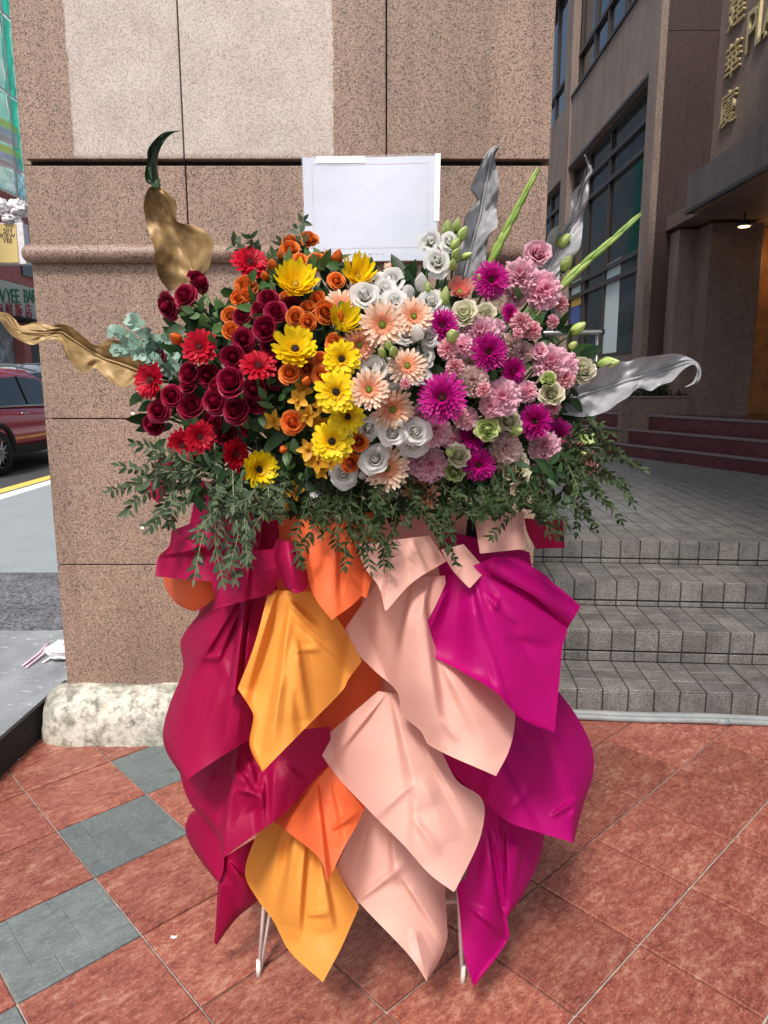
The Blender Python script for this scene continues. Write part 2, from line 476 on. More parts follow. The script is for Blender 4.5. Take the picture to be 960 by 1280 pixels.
# ------------------------------------------------------------------ mesh building
class MB:
    def __init__(self):
        self.v, self.f, self.t, self.r = [], [], [], []
    def add(self, vs, fs, ts=None, rnd=None):
        k = len(self.v)
        self.v += [tuple(x) for x in vs]
        self.f += [tuple(i+k for i in f) for f in fs]
        self.t += list(ts) if ts is not None else [.5]*len(vs)
        self.r += [rng.random() if rnd is None else rnd]*len(vs)
    def grid(self, rows, ts=None, rnd=None, closed=False):
        n, m = len(rows), len(rows[0])
        vs = [p for r in rows for p in r]
        fs = []
        for i in range(n-1):
            for j in range(m if closed else m-1):
                j2 = (j+1) % m
                fs.append((i*m+j, i*m+j2, (i+1)*m+j2, (i+1)*m+j))
        self.add(vs, fs, ts, rnd)
    def box(self, x0, y0, z0, x1, y1, z1, rnd=None):
        vs = [(x, y, z) for z in (z0, z1) for x, y in ((x0, y0), (x1, y0), (x1, y1), (x0, y1))]
        self.add(vs, [(3, 2, 1, 0), (4, 5, 6, 7), (0, 1, 5, 4), (1, 2, 6, 5), (2, 3, 7, 6), (3, 0, 4, 7)], None, rnd)
    def obox(self, o, a, b, c, rnd=None):          # box on three edge vectors from corner o
        o, a, b, c = map(Vector, (o, a, b, c))
        vs = [o, o+a, o+a+b, o+b, o+c, o+a+c, o+a+b+c, o+b+c]
        fs = [(3, 2, 1, 0), (4, 5, 6, 7), (0, 1, 5, 4), (1, 2, 6, 5), (2, 3, 7, 6), (3, 0, 4, 7)]
        if a.cross(b).dot(c) < 0:
            fs = [f[::-1] for f in fs]
        self.add(vs, fs, None, rnd)
    def tube(self, pts, rad, n=6, cap=True, ts=None, rnd=None):
        pts = [Vector(p) for p in pts]
        rads = rad if isinstance(rad, (list, tuple)) else [rad]*len(pts)
        rows = []
        up = Vector((.13, .31, .94)).normalized()
        for i, p in enumerate(pts):
            d = (pts[min(i+1, len(pts)-1)] - pts[max(i-1, 0)])
            d = d.normalized() if d.length > 1e-9 else Vector((0, 0, 1))
            a = d.cross(up)
            if a.length < .05:
                a = d.cross(Vector((1, 0, 0)))
            a.normalize()
            bb = d.cross(a)
            rows.append([p + (a*math.cos(2*PI*k/n) + bb*math.sin(2*PI*k/n))*rads[i] for k in range(n)])
        self.grid(rows, None, rnd, True)
        if cap:
            k = len(self.v)
            self.f.append(tuple(range(k-n, k)))
            self.f.append(tuple(range(k-n*len(pts), k-n*len(pts)+n))[::-1])
    def mesh(self, name, mats, smooth=True):
        me = bpy.data.meshes.new(name)
        me.from_pydata(self.v, [], self.f)
        for mm in (mats if isinstance(mats, (list, tuple)) else [mats]):
            me.materials.append(mm)
        for an, arr in (('t', self.t), ('rnd', self.r)):
            at_ = me.attributes.new(an, 'FLOAT', 'POINT')
            at_.data.foreach_set('value', np.array(arr, dtype=np.float32))
        if smooth:
            me.polygons.foreach_set('use_smooth', [True]*len(me.polygons))
        me.update()
        return me
    def build(self, name, mats, parent=None, smooth=True, flat_angle=None):
        return link(name, self.mesh(name, mats, smooth), parent)
def link(name, me, parent=None):
    o = bpy.data.objects.new(name, me)
    col.objects.link(o)
    if parent is not None:
        o.parent = parent
    return o
def tag(o, label=None, cat=None, group=None, kind=None):
    for k, v in (('label', label), ('category', cat), ('group', group), ('kind', kind)):
        if v:
            o[k] = v
    return o
def thing(name, label, cat, loc=(0, 0, 0), group=None):
    o = bpy.data.objects.new(name, None)
    o.empty_display_size = .05
    col.objects.link(o)
    o.location = loc
    return tag(o, label, cat, group)
def bevel_mesh(me, w, seg=2, ang=30):
    bm = bmesh.new()
    bm.from_mesh(me)
    ed = [e for e in bm.edges if len(e.link_faces) == 2 and e.calc_face_angle(0) > R(ang)]
    bmesh.ops.bevel(bm, geom=ed, offset=w, segments=seg, affect='EDGES', profile=.6)
    bm.to_mesh(me)
    bm.free()
    return me
def bbox_part(name, mat, parent, x0, y0, z0, x1, y1, z1, bev=0):
    q = MB()
    q.box(x0, y0, z0, x1, y1, z1)
    me = q.mesh(name, mat, False)
    if bev:
        bevel_mesh(me, bev)
    return link(name, me, parent)
def text_part(name, body, size, depth, mat, parent, mtx, xs=1.0):
    cu = bpy.data.curves.new('lettering', 'FONT')
    cu.body = body
    cu.size = size
    cu.extrude = depth/2
    cu.resolution_u = 3
    cu.align_x, cu.align_y = 'CENTER', 'BOTTOM_BASELINE'
    tmp = bpy.data.objects.new('lettering', cu)
    col.objects.link(tmp)
    bpy.context.view_layer.update()
    me = bpy.data.meshes.new_from_object(tmp.evaluated_get(bpy.context.evaluated_depsgraph_get()))
    bpy.data.objects.remove(tmp)
    bpy.data.curves.remove(cu)
    me.transform(mtx @ Matrix.Diagonal((xs, 1, 1, 1)))
    me.materials.clear()
    me.materials.append(mat)
    return link(name, me, parent)
def axes(o, x, y):
    x, y = Vector(x).normalized(), Vector(y).normalized()
    z = x.cross(y)
    mt = Matrix((x, y, z)).transposed().to_4x4()
    mt.translation = Vector(o)
    return mt
def catmull(P, n, sharp=False):
    P = [np.array(p, float) for p in P]
    d = [0.0]
    for a, b_ in zip(P, P[1:]):
        d.append(d[-1] + max(1e-6, float(np.linalg.norm((b_-a)[:2]))))
    T = [x/d[-1] for x in d]
    def corner(k):
        if k <= 0 or k >= len(P)-1:
            return True
        a, b_ = (P[k]-P[k-1])[:2], (P[k+1]-P[k])[:2]
        return float(a @ b_) < .72*float(np.linalg.norm(a)*np.linalg.norm(b_))
    out = []
    for i in range(n):
        t = i/(n-1)
        k = max(j for j in range(len(T)-1) if T[j] <= t + 1e-9)
        f = min(1, (t-T[k])/(T[k+1]-T[k]))
        p1, p2 = P[k], P[k+1]
        m1 = (P[k+1]-P[k-1])/(T[k+1]-T[k-1]) if not (sharp and corner(k)) and k > 0 else (P[k+1]-P[k])/(T[k+1]-T[k])
        m2 = (P[k+2]-P[k])/(T[k+2]-T[k]) if k+2 < len(P) and not (sharp and corner(k+1)) else (P[k+1]-P[k])/(T[k+1]-T[k])
        h = T[k+1]-T[k]
        out.append((2*f**3-3*f*f+1)*p1 + (f**3-2*f*f+f)*h*m1 + (-2*f**3+3*f*f)*p2 + (f**3-f*f)*h*m2)
    return out


# ================================================================== THE SETTING
def sheet_z(name, pts, z, mat, parent=None, kind=None, thick=0):
    q = MB()
    n = len(pts)
    if thick:
        q.add([(p[0], p[1], z) for p in pts] + [(p[0], p[1], z-thick) for p in pts],
              [tuple(range(n)), tuple(range(2*n-1, n-1, -1))] + [((i+1) % n, i, n+i, n+(i+1) % n) for i in range(n)])
    else:
        q.add([(p[0], p[1], z) for p in pts], [tuple(range(n))])
    o = q.build(name, mat, parent, False)
    if kind:
        o['kind'] = kind
    return o
sheet_z('ground', [(-400, -400), (400, -400), (400, 600), (-400, 600)], -.03, M['asphalt'], None, 'structure')

# --- forecourt floor: 32 cm stone-look tiles laid diagonally on a grout bed
TA, TB, TS = Vector((.69, -.724, 0)), Vector((.724, .69, 0)), .32
floor = sheet_z('plaza_floor', [(-3.2, -1.5), (4.5, -1.5), (4.5, 3.35), (-3.2, 3.35)], -.004, M['grout'], None, 'structure')
def tile_mesh(name, s, h, g, mat, inset=.004):
    q = MB()
    a = s/2 - g/2
    vs = [(x, y, 0) for x, y in ((-a, -a), (a, -a), (a, a), (-a, a))]
    b_ = a - inset
    vs += [(x, y, h*.75) for x, y in ((-a, -a), (a, -a), (a, a), (-a, a))]
    vs += [(x, y, h) for x, y in ((-b_, -b_), (b_, -b_), (b_, b_), (-b_, b_))]
    fs = [(8, 9, 10, 11)]
    for k in range(4):
        k2 = (k+1) % 4
        fs += [(k, k2, 4+k2, 4+k), (4+k, 4+k2, 8+k2, 8+k)]
    q.add(vs, fs)
    return q.mesh(name, mat, False)
red_me = tile_mesh('tile', TS, .008, .006, M['tile_red'])
# slate-look tile: one tile moulded as a patchwork of flagstones with pressed joints
q = MB()
cuts = [(0, 0, .38, .30), (.38, 0, 1, .22), (0, .30, .20, .72), (.20, .30, .62, .78), (.62, .22, 1, .55), (.62, .55, 1, .78), (0, .72, .20, 1), (.20, .78, .55, 1), (.55, .78, 1, 1)]
s0 = TS - .006
for x0, y0, x1, y1 in cuts:
    h = .008 + rng.uniform(-.0008, .0008)
    g = .0022
    X0, X1, Y0, Y1 = [(v-.5)*s0 for v in (x0, x1, y0, y1)]
    vs = [(X0, Y0, .0055), (X1, Y0, .0055), (X1, Y1, .0055), (X0, Y1, .0055), (X0+g, Y0+g, h), (X1-g, Y0+g, h), (X1-g, Y1-g, h), (X0+g, Y1-g, h)]
    q.add(vs, [(4, 5, 6, 7), (0, 1, 5, 4), (1, 2, 6, 5), (2, 3, 7, 6), (3, 0, 4, 7)])
q.box(-s0/2, -s0/2, 0, s0/2, s0/2, .0054)
slate_me = q.mesh('slate_tile', M['tile_slate'], False)
tile_rot = math.atan2(TB.y, TB.x)
for ka in range(-14, 8):
    for kb in range(-6, 14):
        c = TA*((ka+.67+.5)*TS) + TB*((kb+.2+.5)*TS)
        if not (-2.6 < c.x < 3.3 and .15 < c.y < 3.15) or (c.x > .9 and c.y > 3.1):
            continue
        slate = (ka + kb == -6 and -9 <= ka <= -3)
        o = link('slate_tile' if slate else 'tile', slate_me if slate else red_me, floor)
        o.location = c + Vector((0, 0, -.003 + rng.uniform(-.0006, .0006)))
        o.rotation_euler = (rng.uniform(-.0015, .0015), rng.uniform(-.0015, .0015), tile_rot + (PI/2*rng.randint(0, 1) if slate else PI*rng.randint(0, 1)))

# --- raised street pavement on the left
SZ = .14
E1, E2 = onz(0, 922, SZ), onz(80, 852, SZ)
ed = (E2-E1).normalized()
A0, A1 = onz(0, 788, SZ).y, onz(0, 716, SZ).y
KX = -4.75
def edge_at_y(y):
    return E1 + ed*((y-E1.y)/ed.y)
e_near = edge_at_y(-1.0)
pav = sheet_z('pavement', [(KX+.22, -1.0), (e_near.x, -1.0), (E2.x, E2.y), (-1.3, E2.y+.3), (-1.3, A0), (KX+.22, A0)], SZ, M['pave_near'], None, 'structure', .17)
sheet_z('aggregate_strip', [(KX+.22, A0+.003), (-1.3, A0+.003), (-1.3, A1), (KX+.22, A1)], SZ+.003, M['aggregate'], pav, None, .17)
sheet_z('smooth_paving', [(KX+.22, A1+.003), (-1.0, A1+.003), (-1.0, 60), (KX+.22, 60)], SZ, M['pave_far'], pav, None, .17)
q = MB()
o0 = e_near + Vector((0, 0, -.145))
nrm = Vector((ed.y, -ed.x, 0))
ln = (E2-e_near).length
q.obox(o0+nrm*.002, Vector((ed.x, ed.y, 0))*ln, nrm*.018, (0, 0, .151))
q.build('slab_edge', M['dark'], pav, False)
# kerb stones and road
q = MB()
kerb = sheet_z('road_kerb', [(KX, -3), (KX+.22, -3), (KX+.22, -2.2), (KX, -2.2)], SZ+.002, M['kerb'], None, 'structure', .17)
kme = None
q.box(0, 0, 0, .216, .994, .17)
kme = bevel_mesh(q.mesh('kerb_stone', M['kerb'], False), .012)
for k in range(46):
    o = link('kerb_stone', kme, kerb)
    o.location = (KX+.002, -2.2 + k*1.0, SZ-.168)
road = sheet_z('road', [(-11.9, -60), (KX, -60), (KX, 120), (-11.9, 120)], -.012, M['asphalt'], None, 'structure')
sheet_z('road_marking', [(KX-.78, -40), (KX-.56, -40), (KX-.56, 100), (KX-.78, 100)], -.008, M['yellowline'], road)

# --- granite pillar
pil = thing('granite_pillar', 'broad pink granite pillar with a rounded ledge behind the flower stand', 'pillar', (-.36, 3.6, 0))
PIL = Vector((-.36, 3.6, 0))
PY = 2.9
XL0, XR0 = at(80, 855, PY).x, at(683, 300, PY).x
XLU, XRU = at(33, 203, PY).x, at(694, 30, PY).x
zg = at(360, 203.5, PY).z
zl = at(360, 318, PY).z
z523, z706 = at(70, 523.5, PY).z, at(72, 706, PY).z
zb = at(80, 858, PY).z
j1, j2 = at(229, 150, PY).x, at(483, 100, PY).x
q = MB()
q.box(XL0+.03, PY+.03, 0, XR0-.03, PY+1.9, 6.6)
core = q.build('core', M['dark'], pil, False)
core.location = -PIL
def gpanel(x0, x1, z0, z1, y=PY, th=.06, g=.0025):
    me = MB()
    me.box(x0+g, y, z0+g, x1-g, y+th, z1-g)
    me = bevel_mesh(me.mesh('granite_panel', M['granite'], False), .003)
    o = link('granite_panel', me, pil)
    o.location = -PIL
for x0, x1 in ((XLU, j1), (j1, j2), (j2, XRU)):
    gpanel(x0, x1, zg+.008, 3.75, PY-.012)
    gpanel(x0, x1, 3.76, 5.2, PY-.012)
    gpanel(x0, x1, 5.21, 6.6, PY-.012)
for x0, x1 in ((XL0+.012, j1), (j1, j2), (j2, XR0)):
    gpanel(x0, x1, zl, zg-.008)
    gpanel(x0, x1, z523, zl, PY)
    gpanel(x0, x1, z706, z523)
    gpanel(x0, x1, zb-.02, z706)
for xa, xb in ((XL0, XL0+.02), (XR0-.02, XR0)):     # side cladding
    q = MB()
    q.box(xa, PY+.064, 0, xb, PY+1.9, zg-.008)
    q.box(xa-.012 if xa < 0 else xa, PY+.052, zg+.008, xb if xa < 0 else xb+.012, PY+1.9, 6.6)
    o = q.build('side_panel', M['granite'], pil, False)
    o.location = -PIL
q = MB()                                            # half-round ledge with a rounded free end
r = .034
xl, xr = at(25, 318, PY-.03).x + r, XR0+.012
pts = [(xl - r*math.cos(a), PY-.012, zl) for a in [i*PI/16 for i in range(8)]] + [(xl, PY-.012, zl), (xl+.3, PY-.012, zl), (xr, PY-.012, zl)]
rad = [max(.001, r*math.sin(i*PI/16)) for i in range(8)] + [r, r, r]
q.tube(pts, rad, 20)
o = q.build('ledge', M['granite'], pil)
o.location = -PIL
# lumpy stained concrete skirting
q = MB()
rows = []
x0, x1 = at(42, 925, 2.75).x, .62
for i in range(90):
    x = x0 + (x1-x0)*i/89
    row = []
    for j in range(15):
        a = PI/2*j/14
        end = min(1, math.sqrt(max(0, (x-x0)/.10 + .02)))
        rx = (.155 + .012*noise.noise((x*5, 3, 0)))*(.55+.45*end)
        rz = (zb+.012)*(.80+.2*end) + .010*noise.noise((x*6, j*.2, 4))
        y = PY+.045 - (rx+.04)*math.sin(a)**.75
        z = rz*math.cos(a)**.55
        d = .010*noise.noise((x*14, y*14, z*14)) + .004*noise.noise((x*40, y*40, z*40))
        row.append((x + (.05*math.cos(a) if i == 0 else 0), y-d, max(-.002, z + d*.6)))
    rows.append(row)
q.grid(rows)
k = len(rows[0])
q.f.append(tuple(range(k))[::-1])
o = q.build('skirting', M['concrete'], pil)
o.location = -PIL
for u, v in ((166, 517), (178, 660)):
    q = MB()
    c = at(u, v, PY-.003)
    q.add([c + Vector((math.cos(a*PI/4)*.0075*(1+.3*math.sin(a*2)), 0, math.sin(a*PI/4)*.0065)) for a in range(8)] + [c + Vector((0, -.002, 0))], [(i, (i+1) % 8, 8) for i in range(8)])
    q.build('pale_chip', M['chip'], pil).location = -PIL

# --- grey tiled steps up to the terrace
TH = R(4.0)
sd_, sn_ = Vector((math.cos(TH), -math.sin(TH), 0)), Vector((math.sin(TH), math.cos(TH), 0))
SO = Vector((1.2866, 3.0526, 0))
run_y, rz_ = [3.0526, 3.3927, 3.7862, 4.1813], [0, .1135, .2783, .4204, .5616]
u_ = Vector((1.2866, 3.0526, 0)) - Vector((0, 0, 0))
offs = []
for Yk in run_y:                                    # distance of each riser behind the first, measured square to the steps
    pt = Vector((ray(830, 800).x/ray(830, 800).y*Yk, Yk, 0))
    offs.append((pt-SO).dot(sn_))
offs[0] = 0
stepset = MB()
XW = 5.2
for k in range(4):
    o = SO + sd_*(-.66+.05*k) + sn_*(offs[k]+.012)
    o.z = 0 if k == 0 else rz_[k]-.03
    stepset.obox(o, sd_*XW, sn_*(5.0 if k == 3 else offs[k+1]-offs[k]+.3), (0, 0, rz_[k+1]-.008-o.z))
steps = stepset.build('terrace_steps', M['darkgrout'], None, False)
steps['kind'] = 'structure'
TW = .1155
a_off = (onz(818, 863, rz_[1]) - SO).dot(sd_)
def block(w, d, h, name, mat, bev=.0025):
    q = MB()
    q.box(-w/2, -d/2, -h/2, w/2, d/2, h/2)
    return bevel_mesh(q.mesh(name, mat, False), bev, 1)
GAP = .0062
extra = MB()
cache = {}
def stile(w, d, h, c, mat='step_tile', name='tile', parent=None):
    key = (round(w, 4), round(d, 4), round(h, 4), mat)
    if key not in cache:
        cache[key] = block(w, d, h, name, M[mat])
    o = link(name, cache[key], parent or steps)
    o.location = c
    o.rotation_euler = (rng.uniform(-.004, .004), rng.uniform(-.004, .004), -TH)
for k in range(4):
    z0, z1 = rz_[k], rz_[k+1]
    depth = (offs[k+1]-offs[k]) if k < 3 else .3465
    nrow = 3
    td = depth/nrow
    c0, c1 = -5 - (0), 9 + k
    for ci in range(-14, 34):
        a = a_off + (ci+.5)*TW
        p = SO + sd_*a
        near = (p + sn_*offs[k])
        if near.x < .71 or a > XW-.8:
            continue
        uu = 480 + FPX*near.x/(near.y*.99)
        inside = uu < 1000
        full = .1005 if k else .108
        hs = z1-z0-full-.006
        tiles = [(TW-GAP, .012, full-GAP*.5, a, offs[k]+.006, z1-.012-full/2+.003)]
        if k and hs > .02:
            tiles.append((TW-GAP, .012, hs-.012, a, offs[k]+.0065, z0+(hs-.012)/2+.001))
        for rI in range(nrow):
            tiles.append((TW-GAP*.8, td-GAP*.7, .012, a, offs[k]+td*(rI+.5)-.001, z1-.006+.0005*rng.random()))
        for w, d, h, aa, bb, zz in tiles:
            c = SO + sd_*aa + sn_*bb
            c.z = zz
            if inside:
                stile(w, d, h, c)
            else:
                extra.obox(c - sd_*w/2 - sn_*d/2 - Vector((0, 0, h/2)), sd_*w, sn_*d, (0, 0, h))
o = extra.build('outer_tiles', M['step_tile'], steps, False)
o['kind'] = 'stuff'
# terrace paving beyond the first rows (too small to pick apart singly)
q = MB()
for ri in range(3, 62):
    for ci in range(-14, 44):
        c = SO + sd_*(a_off+(ci+.5)*TW) + sn_*(offs[3] + TW*(ri+.5))
        if c.x < .7 or c.x > 6.2:
            continue
        h = rng.uniform(-.0006, .0006)
        x = TW/2-.0035
        z = rz_[4]+h
        vs = [c + sd_*sx*x + sn_*sy*x for sx, sy in ((-1, -1), (1, -1), (1, 1), (-1, 1))]
        q.add([(p.x, p.y, z-.006) for p in vs] + [(p.x, p.y, z) for p in vs], [(4, 5, 6, 7), (0, 1, 5, 4), (1, 2, 6, 5), (2, 3, 7, 6), (3, 0, 4, 7)])
terr = q.build('terrace_paving', M['top_tile'], None, False)
terr['kind'] = 'stuff'
b0 = SO + sn_*(offs[3]+.34)
sheet_z('terrace_bed', [tuple((b0+sd_*-.6)[:2]), tuple((b0+sd_*5.2)[:2]), tuple((b0+sd_*6.0+sn_*12)[:2]), tuple((b0+sd_*-2.5+sn_*12)[:2])], rz_[4]-.005, M['darkgrout'], None, 'structure')
# two pipes along the foot of the steps
for nm, v, rr, lab in (('drain_pipe', 900, .017, 'pale grey plastic pipe laid along the foot of the steps, the upper one'), ('drain_pipe', 907.5, .014, 'thinner grey pipe on the red tiles in front of the other pipe')):
    pipe_y = onz(830, v+4, 0).y
    ctr = Vector((1.28, pipe_y - (0 if rr > .015 else 0), rr + (.026 if rr > .015 else .004)))
    ctr.y = at(830, v, 2.99 if rr > .015 else 2.96).y
    ctr.z = at(830, v, ctr.y).z
    ctr.z = max(ctr.z, rr+.005)
    q = MB()
    n = 26
    q.tube([(ctr - sd_*.62 + sd_*(3.4*i/n)) + Vector((0, .0, .0025*math.sin(i*1.3))) for i in range(n+1)], rr, 12)
    root = thing(nm, lab, 'pipe', (ctr.x, ctr.y, 0))
    o = q.build('tube', M['whitepipe'], root)
    o.location = (-ctr.x, -ctr.y, 0)
    for tpos in ((.95,) if rr > .015 else (.2, 1.5)):
        q = MB()
        q.tube([ctr + sd_*(tpos-.62+.62), ctr + sd_*(tpos+.05)], rr*1.18, 12)
        q.build('coupling', M['whitepipe'], root).location = (-ctr.x, -ctr.y, 0)

# --- dark red steps of the entrance
re = Vector((-.387, .922, 0))
rn = Vector((.922, .387, 0))
RO = Vector((3.527, 8.226, 0))
rz2 = [.5616, .72, .895, 1.083]
q = MB()
for k in range(3):
    o = RO - re*4.0 + rn*(.24*k)
    o.z = rz2[k]-.03
    q.obox(o, re*14, rn*(7-.24*k), (0, 0, rz2[k+1]-rz2[k]+.03))
ent = q.build('entrance_steps', M['red_granite'], None, False)
ent['kind'] = 'structure'
for k in range(3):
    q = MB()
    o = RO - re*4.0 + rn*(.24*k-.016)
    o.z = rz2[k+1]-.026
    q.obox(o, re*14, rn*.06, (0, 0, .03))
    me = bevel_mesh(q.mesh('step_nosing', M['nosing'], False), .008)
    link('step_nosing', me, ent)

# --- the brown granite office building on the right
bld = thing('office_building', 'dark brown granite office building with bronze windows and an entrance canopy', 'building', (3.55, 10, 0))
BO = Vector((3.55, 10, 0))
def bpart(name, mat, x0, y0, z0, x1, y1, z1, bev=0, parent=None):
    o = bbox_part(name, M[mat], parent or bld, x0, y0, z0, x1, y1, z1, bev)
    if parent is None or parent.parent is not None:
        o.location = -BO if parent is None else (0, 0, 0)
    return o
XA, YA = 3.55, 10.0
W1B, W1T, W1H = 1.9, 5.52, 6.82             # glass foot, first window head, upper window sill
bpart('spandrel', 'brown_light', XA, YA+.35, W1T, XA+.5, 40, W1H)
bpart('upper_wall', 'brown_light', XA, YA+.35, 9.3, XA+.5, 40, 14)
bpart('base_wall', 'brown_granite', XA, YA+.35, .5, XA+.5, 40, W1B)
bpart('corner_pier', 'brown_light', XA-.03, YA+.004, .5, XA+.06, YA+.35, 14)
for y in (14.6,):
    bpart('wall_pier', 'brown_light', XA-.04, y, .5, XA+.4, y+.5, 14)
for z0, z1 in ((.5, 5.9), (5.906, 14)):
    bpart('front_panel', 'shaded_maroon_granite', XA+.063, YA, z0, 4.45, YA+.3, z1, .004)
def window(y0, y1, z0, z1, ys, zs, name='window'):
    fr = MB()
    t = .035
    for y in [y0+t] + ys + [y1-t]:
        fr.box(XA+.10, y-t, z0, XA+.19, y+t, z1)
    for z in [z0+t] + zs + [z1-t]:
        fr.box(XA+.085, y0, z-t, XA+.18, y1, z+t)
    w = fr.build(name, M['frame'], bld, False)
    w.location = -BO
    yy = [y0] + ys + [y1]
    zz = [z0] + zs + [z1]
    for a, b_ in zip(yy, yy[1:]):
        for c, d in zip(zz, zz[1:]):
            p = bbox_part('pane', M['glass'], w, XA+.14+rng.uniform(-.001, .001), a+t*.8, c+t*.8, XA+.15, b_-t*.8, d-t*.8)
    return w
ywin = [onx(u, 150, XA).y for u in (781, 758, 740, 722, 709)]
lo = window(YA+.35, 14.6, W1B, W1T, [onx(u, 250, XA+.1).y for u in (760, 735, 716)][::1], [3.12, 3.35, 4.72, 5.10])
up = window(YA+.35, 14.6, W1H, 9.3, [onx(u, 100, XA+.1).y for u in (777, 757, 741, 724)], [7.5])
window(15.1, 22, W1B, W1T, [16.5, 18, 19.5], [3.35, 4.72, 5.1])
window(15.1, 22, W1H, 9.3, [16.5, 18, 19.5], [7.5])
bpart('window_sill', 'frame', XA-.03, YA+.352, W1H-.05, XA+.2, 14.59, W1H-.003)
bpart('window_head', 'frame', XA-.02, YA+.352, W1T+.003, XA+.2, 14.59, W1T+.05)
# frosted panel and posters behind the lower glass
def wposter(u0, u1, v0, v1, mat, name='poster', dx=.135):
    ya, yb = onx(u1, v0, XA+dx).y, onx(u0, v0, XA+dx).y
    z1, z0 = onx((u0+u1)/2, v0, XA+dx).z, onx((u0+u1)/2, v1, XA+dx).z
    o = bbox_part(name, M[mat], lo, XA+dx, ya, z0, XA+dx+.003, yb, z1)
wposter(756, 776, 327, 441, 'poster_pale', 'frosted_panel')
wposter(710, 726, 352, 372, 'poster_pale')
wposter(710, 726, 373, 383, 'poster_yellow')
wposter(710, 725, 384, 404, 'poster_blue')
# sign wall, canopy, portico
XS = 4.27
ys_ = [10.0, onx(905, 200, XS).y, onx(945, 80, XS).y, 7.2, 6.2, 5.2, 4.2]
for a, b_ in zip(ys_, ys_[1:]):
    for z0, z1 in ((4.0, 5.78), (5.784, 9.0)):
        o = bpart('wall_panel', 'brown_light', XS, b_+.003, z0, XS+.2, a-.003, z1, .003)
CX, CY = 3.56, 8.9
cz0, cz1 = at(834, 268, CY).z, at(835, 220, CY).z
can = bpart('canopy', 'brown_light', CX, 3.6, cz0, CX+.12, CY, cz1, .006)
o = bbox_part('soffit', M['brown_granite'], can, CX+.123, 3.6, cz0+.02, 7, CY-.002, cz1-.02)
o = bbox_part('drip_edge', M['frame'], can, CX-.012, 3.6, cz0-.004, CX+.03, CY+.004, cz0+.035)
bpart('pilaster', 'brown_light', at(843, 380, 9.7).x, 9.7, 1.05, at(882, 380, 9.7).x, 9.99, cz0-.004, .006)
bpart('jamb_wall', 'brown_granite', at(882, 380, 9.3).x+.004, 9.3, 1.05, at(947, 380, 9.3).x, 9.99, cz0-.005, .006)
bpart('portico_ceiling', 'brown_granite', 3.75, CY+.003, cz0+.03, 9, 12, cz0+.2)
bpart('wood_panelling', 'wood', at(947, 380, 9.3).x+.004, 9.75, 1.05, 9, 9.85, cz0+.02)
bpart('portico_return', 'brown_granite', 6.6, 3.6, .5, 6.75, 9.74, cz0+.02)
# gilt lettering on the sign wall
def wall_letter(ch, u, v, size, xs=1.0):
    c = onx(u, v, XS-.03)
    text_part('letter', ch, size, .035, M['gold_letter'], bld, Matrix.Translation(-BO) @ axes((XS-.02, c.y, c.z), (0, -1, 0), (0, 0, 1)), xs)
wall_letter('廈', 908, 153, .43)
wall_letter('華', 914, 93, .43)
wall_letter('建', 919, 29, .43)
wall_letter('P', 937, 64, .66, .85)
wall_letter('L', 949, 53, .66, .85)
wall_letter('A', 962, 41, .66, .85)
lampthing = thing('downlight', 'small lit warm downlight under the entrance canopy', 'lamp', at(930, 283, 8.9))
q = MB()
q.tube([(0, 0, .0), (0, 0, .03)], [.085, .095], 20)
q.build('housing', M['frame'], lampthing)
q = MB()
q.tube([(0, 0, -.008), (0, 0, .004)], [.06, .07], 20)
q.build('lens', M['lamp'], lampthing)
q = MB()
q.tube([(0, 0, .03), (0, 0, cz0+.03 - lampthing.location.z)], .012, 8)
q.build('drop_rod', M['frame'], lampthing)
ll = bpy.data.lights.new('portico_lamp', 'POINT')
ll.energy = 3.5
ll.color = (1, .6, .28)
ll.shadow_soft_size = .08
lo_ = bpy.data.objects.new('portico_lamp', ll)
col.objects.link(lo_)
lo_.parent = lampthing
lo_.location = (.75, .35, -.25)
# unseen slab added overhead to shade the steps and the floor there
bpart('shade_slab', 'brown_light', 1.0, -5, 6.62, 4.26, 7.4, 7.0, .01)
# planter with clipped greenery
pl = thing('planter', 'low brown granite planter by the pilaster filled with dark shrubs', 'planter', (3.8, 9, 1.08))
bbox_part('planter_wall', M['brown_granite'], pl, at(777, 500, 9.5).x-3.8, 9.5-9, -.6, at(872, 500, 9.5).x-3.8, 9.62-9, at(830, 497.5, 9.5).z-1.08, .01)
bbox_part('planter_cap', M['brown_light'], pl, at(776, 500, 9.5).x-3.8, 9.49-9, at(830, 497.5, 9.5).z-1.078, at(873, 500, 9.5).x-3.8, 9.63-9, at(830, 497.5, 9.5).z-1.055, .006)
def leaf_quad(q, c, d, up, L, W, fold=.25, rnd=None, n=4, droop=0.0):
    d = Vector(d).normalized()
    s = d.cross(Vector(up))
    if s.length < .01:
        s = d.cross(Vector((1, .2, .1)))
    s.normalize()
    nn = s.cross(d).normalized()
    rows, ts = [], []
    for i in range(n+1):
        t = i/n
        w = W*.5*(math.sin(PI*min(1, t**.85*.96+.04)))**.8 if 0 < i < n else W*.03
        ctr = Vector(c) + d*(L*t) - nn*(droop*L*t*t)
        rows.append([ctr - s*w + nn*w*fold, ctr, ctr + s*w + nn*w*fold])
        ts += [t]*3
    q.grid(rows, ts, rnd)
hq = MB()
for i in range(650):
    x = rng.uniform(at(786, 480, 9.7).x, at(858, 480, 9.7).x)
    y = rng.uniform(9.62, 9.95)
    z = 1.2 + rng.uniform(0, .33)*(.7+.3*math.sin(x*9))
    leaf_quad(hq, (x-3.8, y-9, z-1.08), (rng.gauss(0, 1), rng.gauss(-.4, 1), rng.gauss(.6, .6)), (0, 0, 1), rng.uniform(.05, .09), .03)
hq.build('shrub_leaves', M['hedge'], pl)
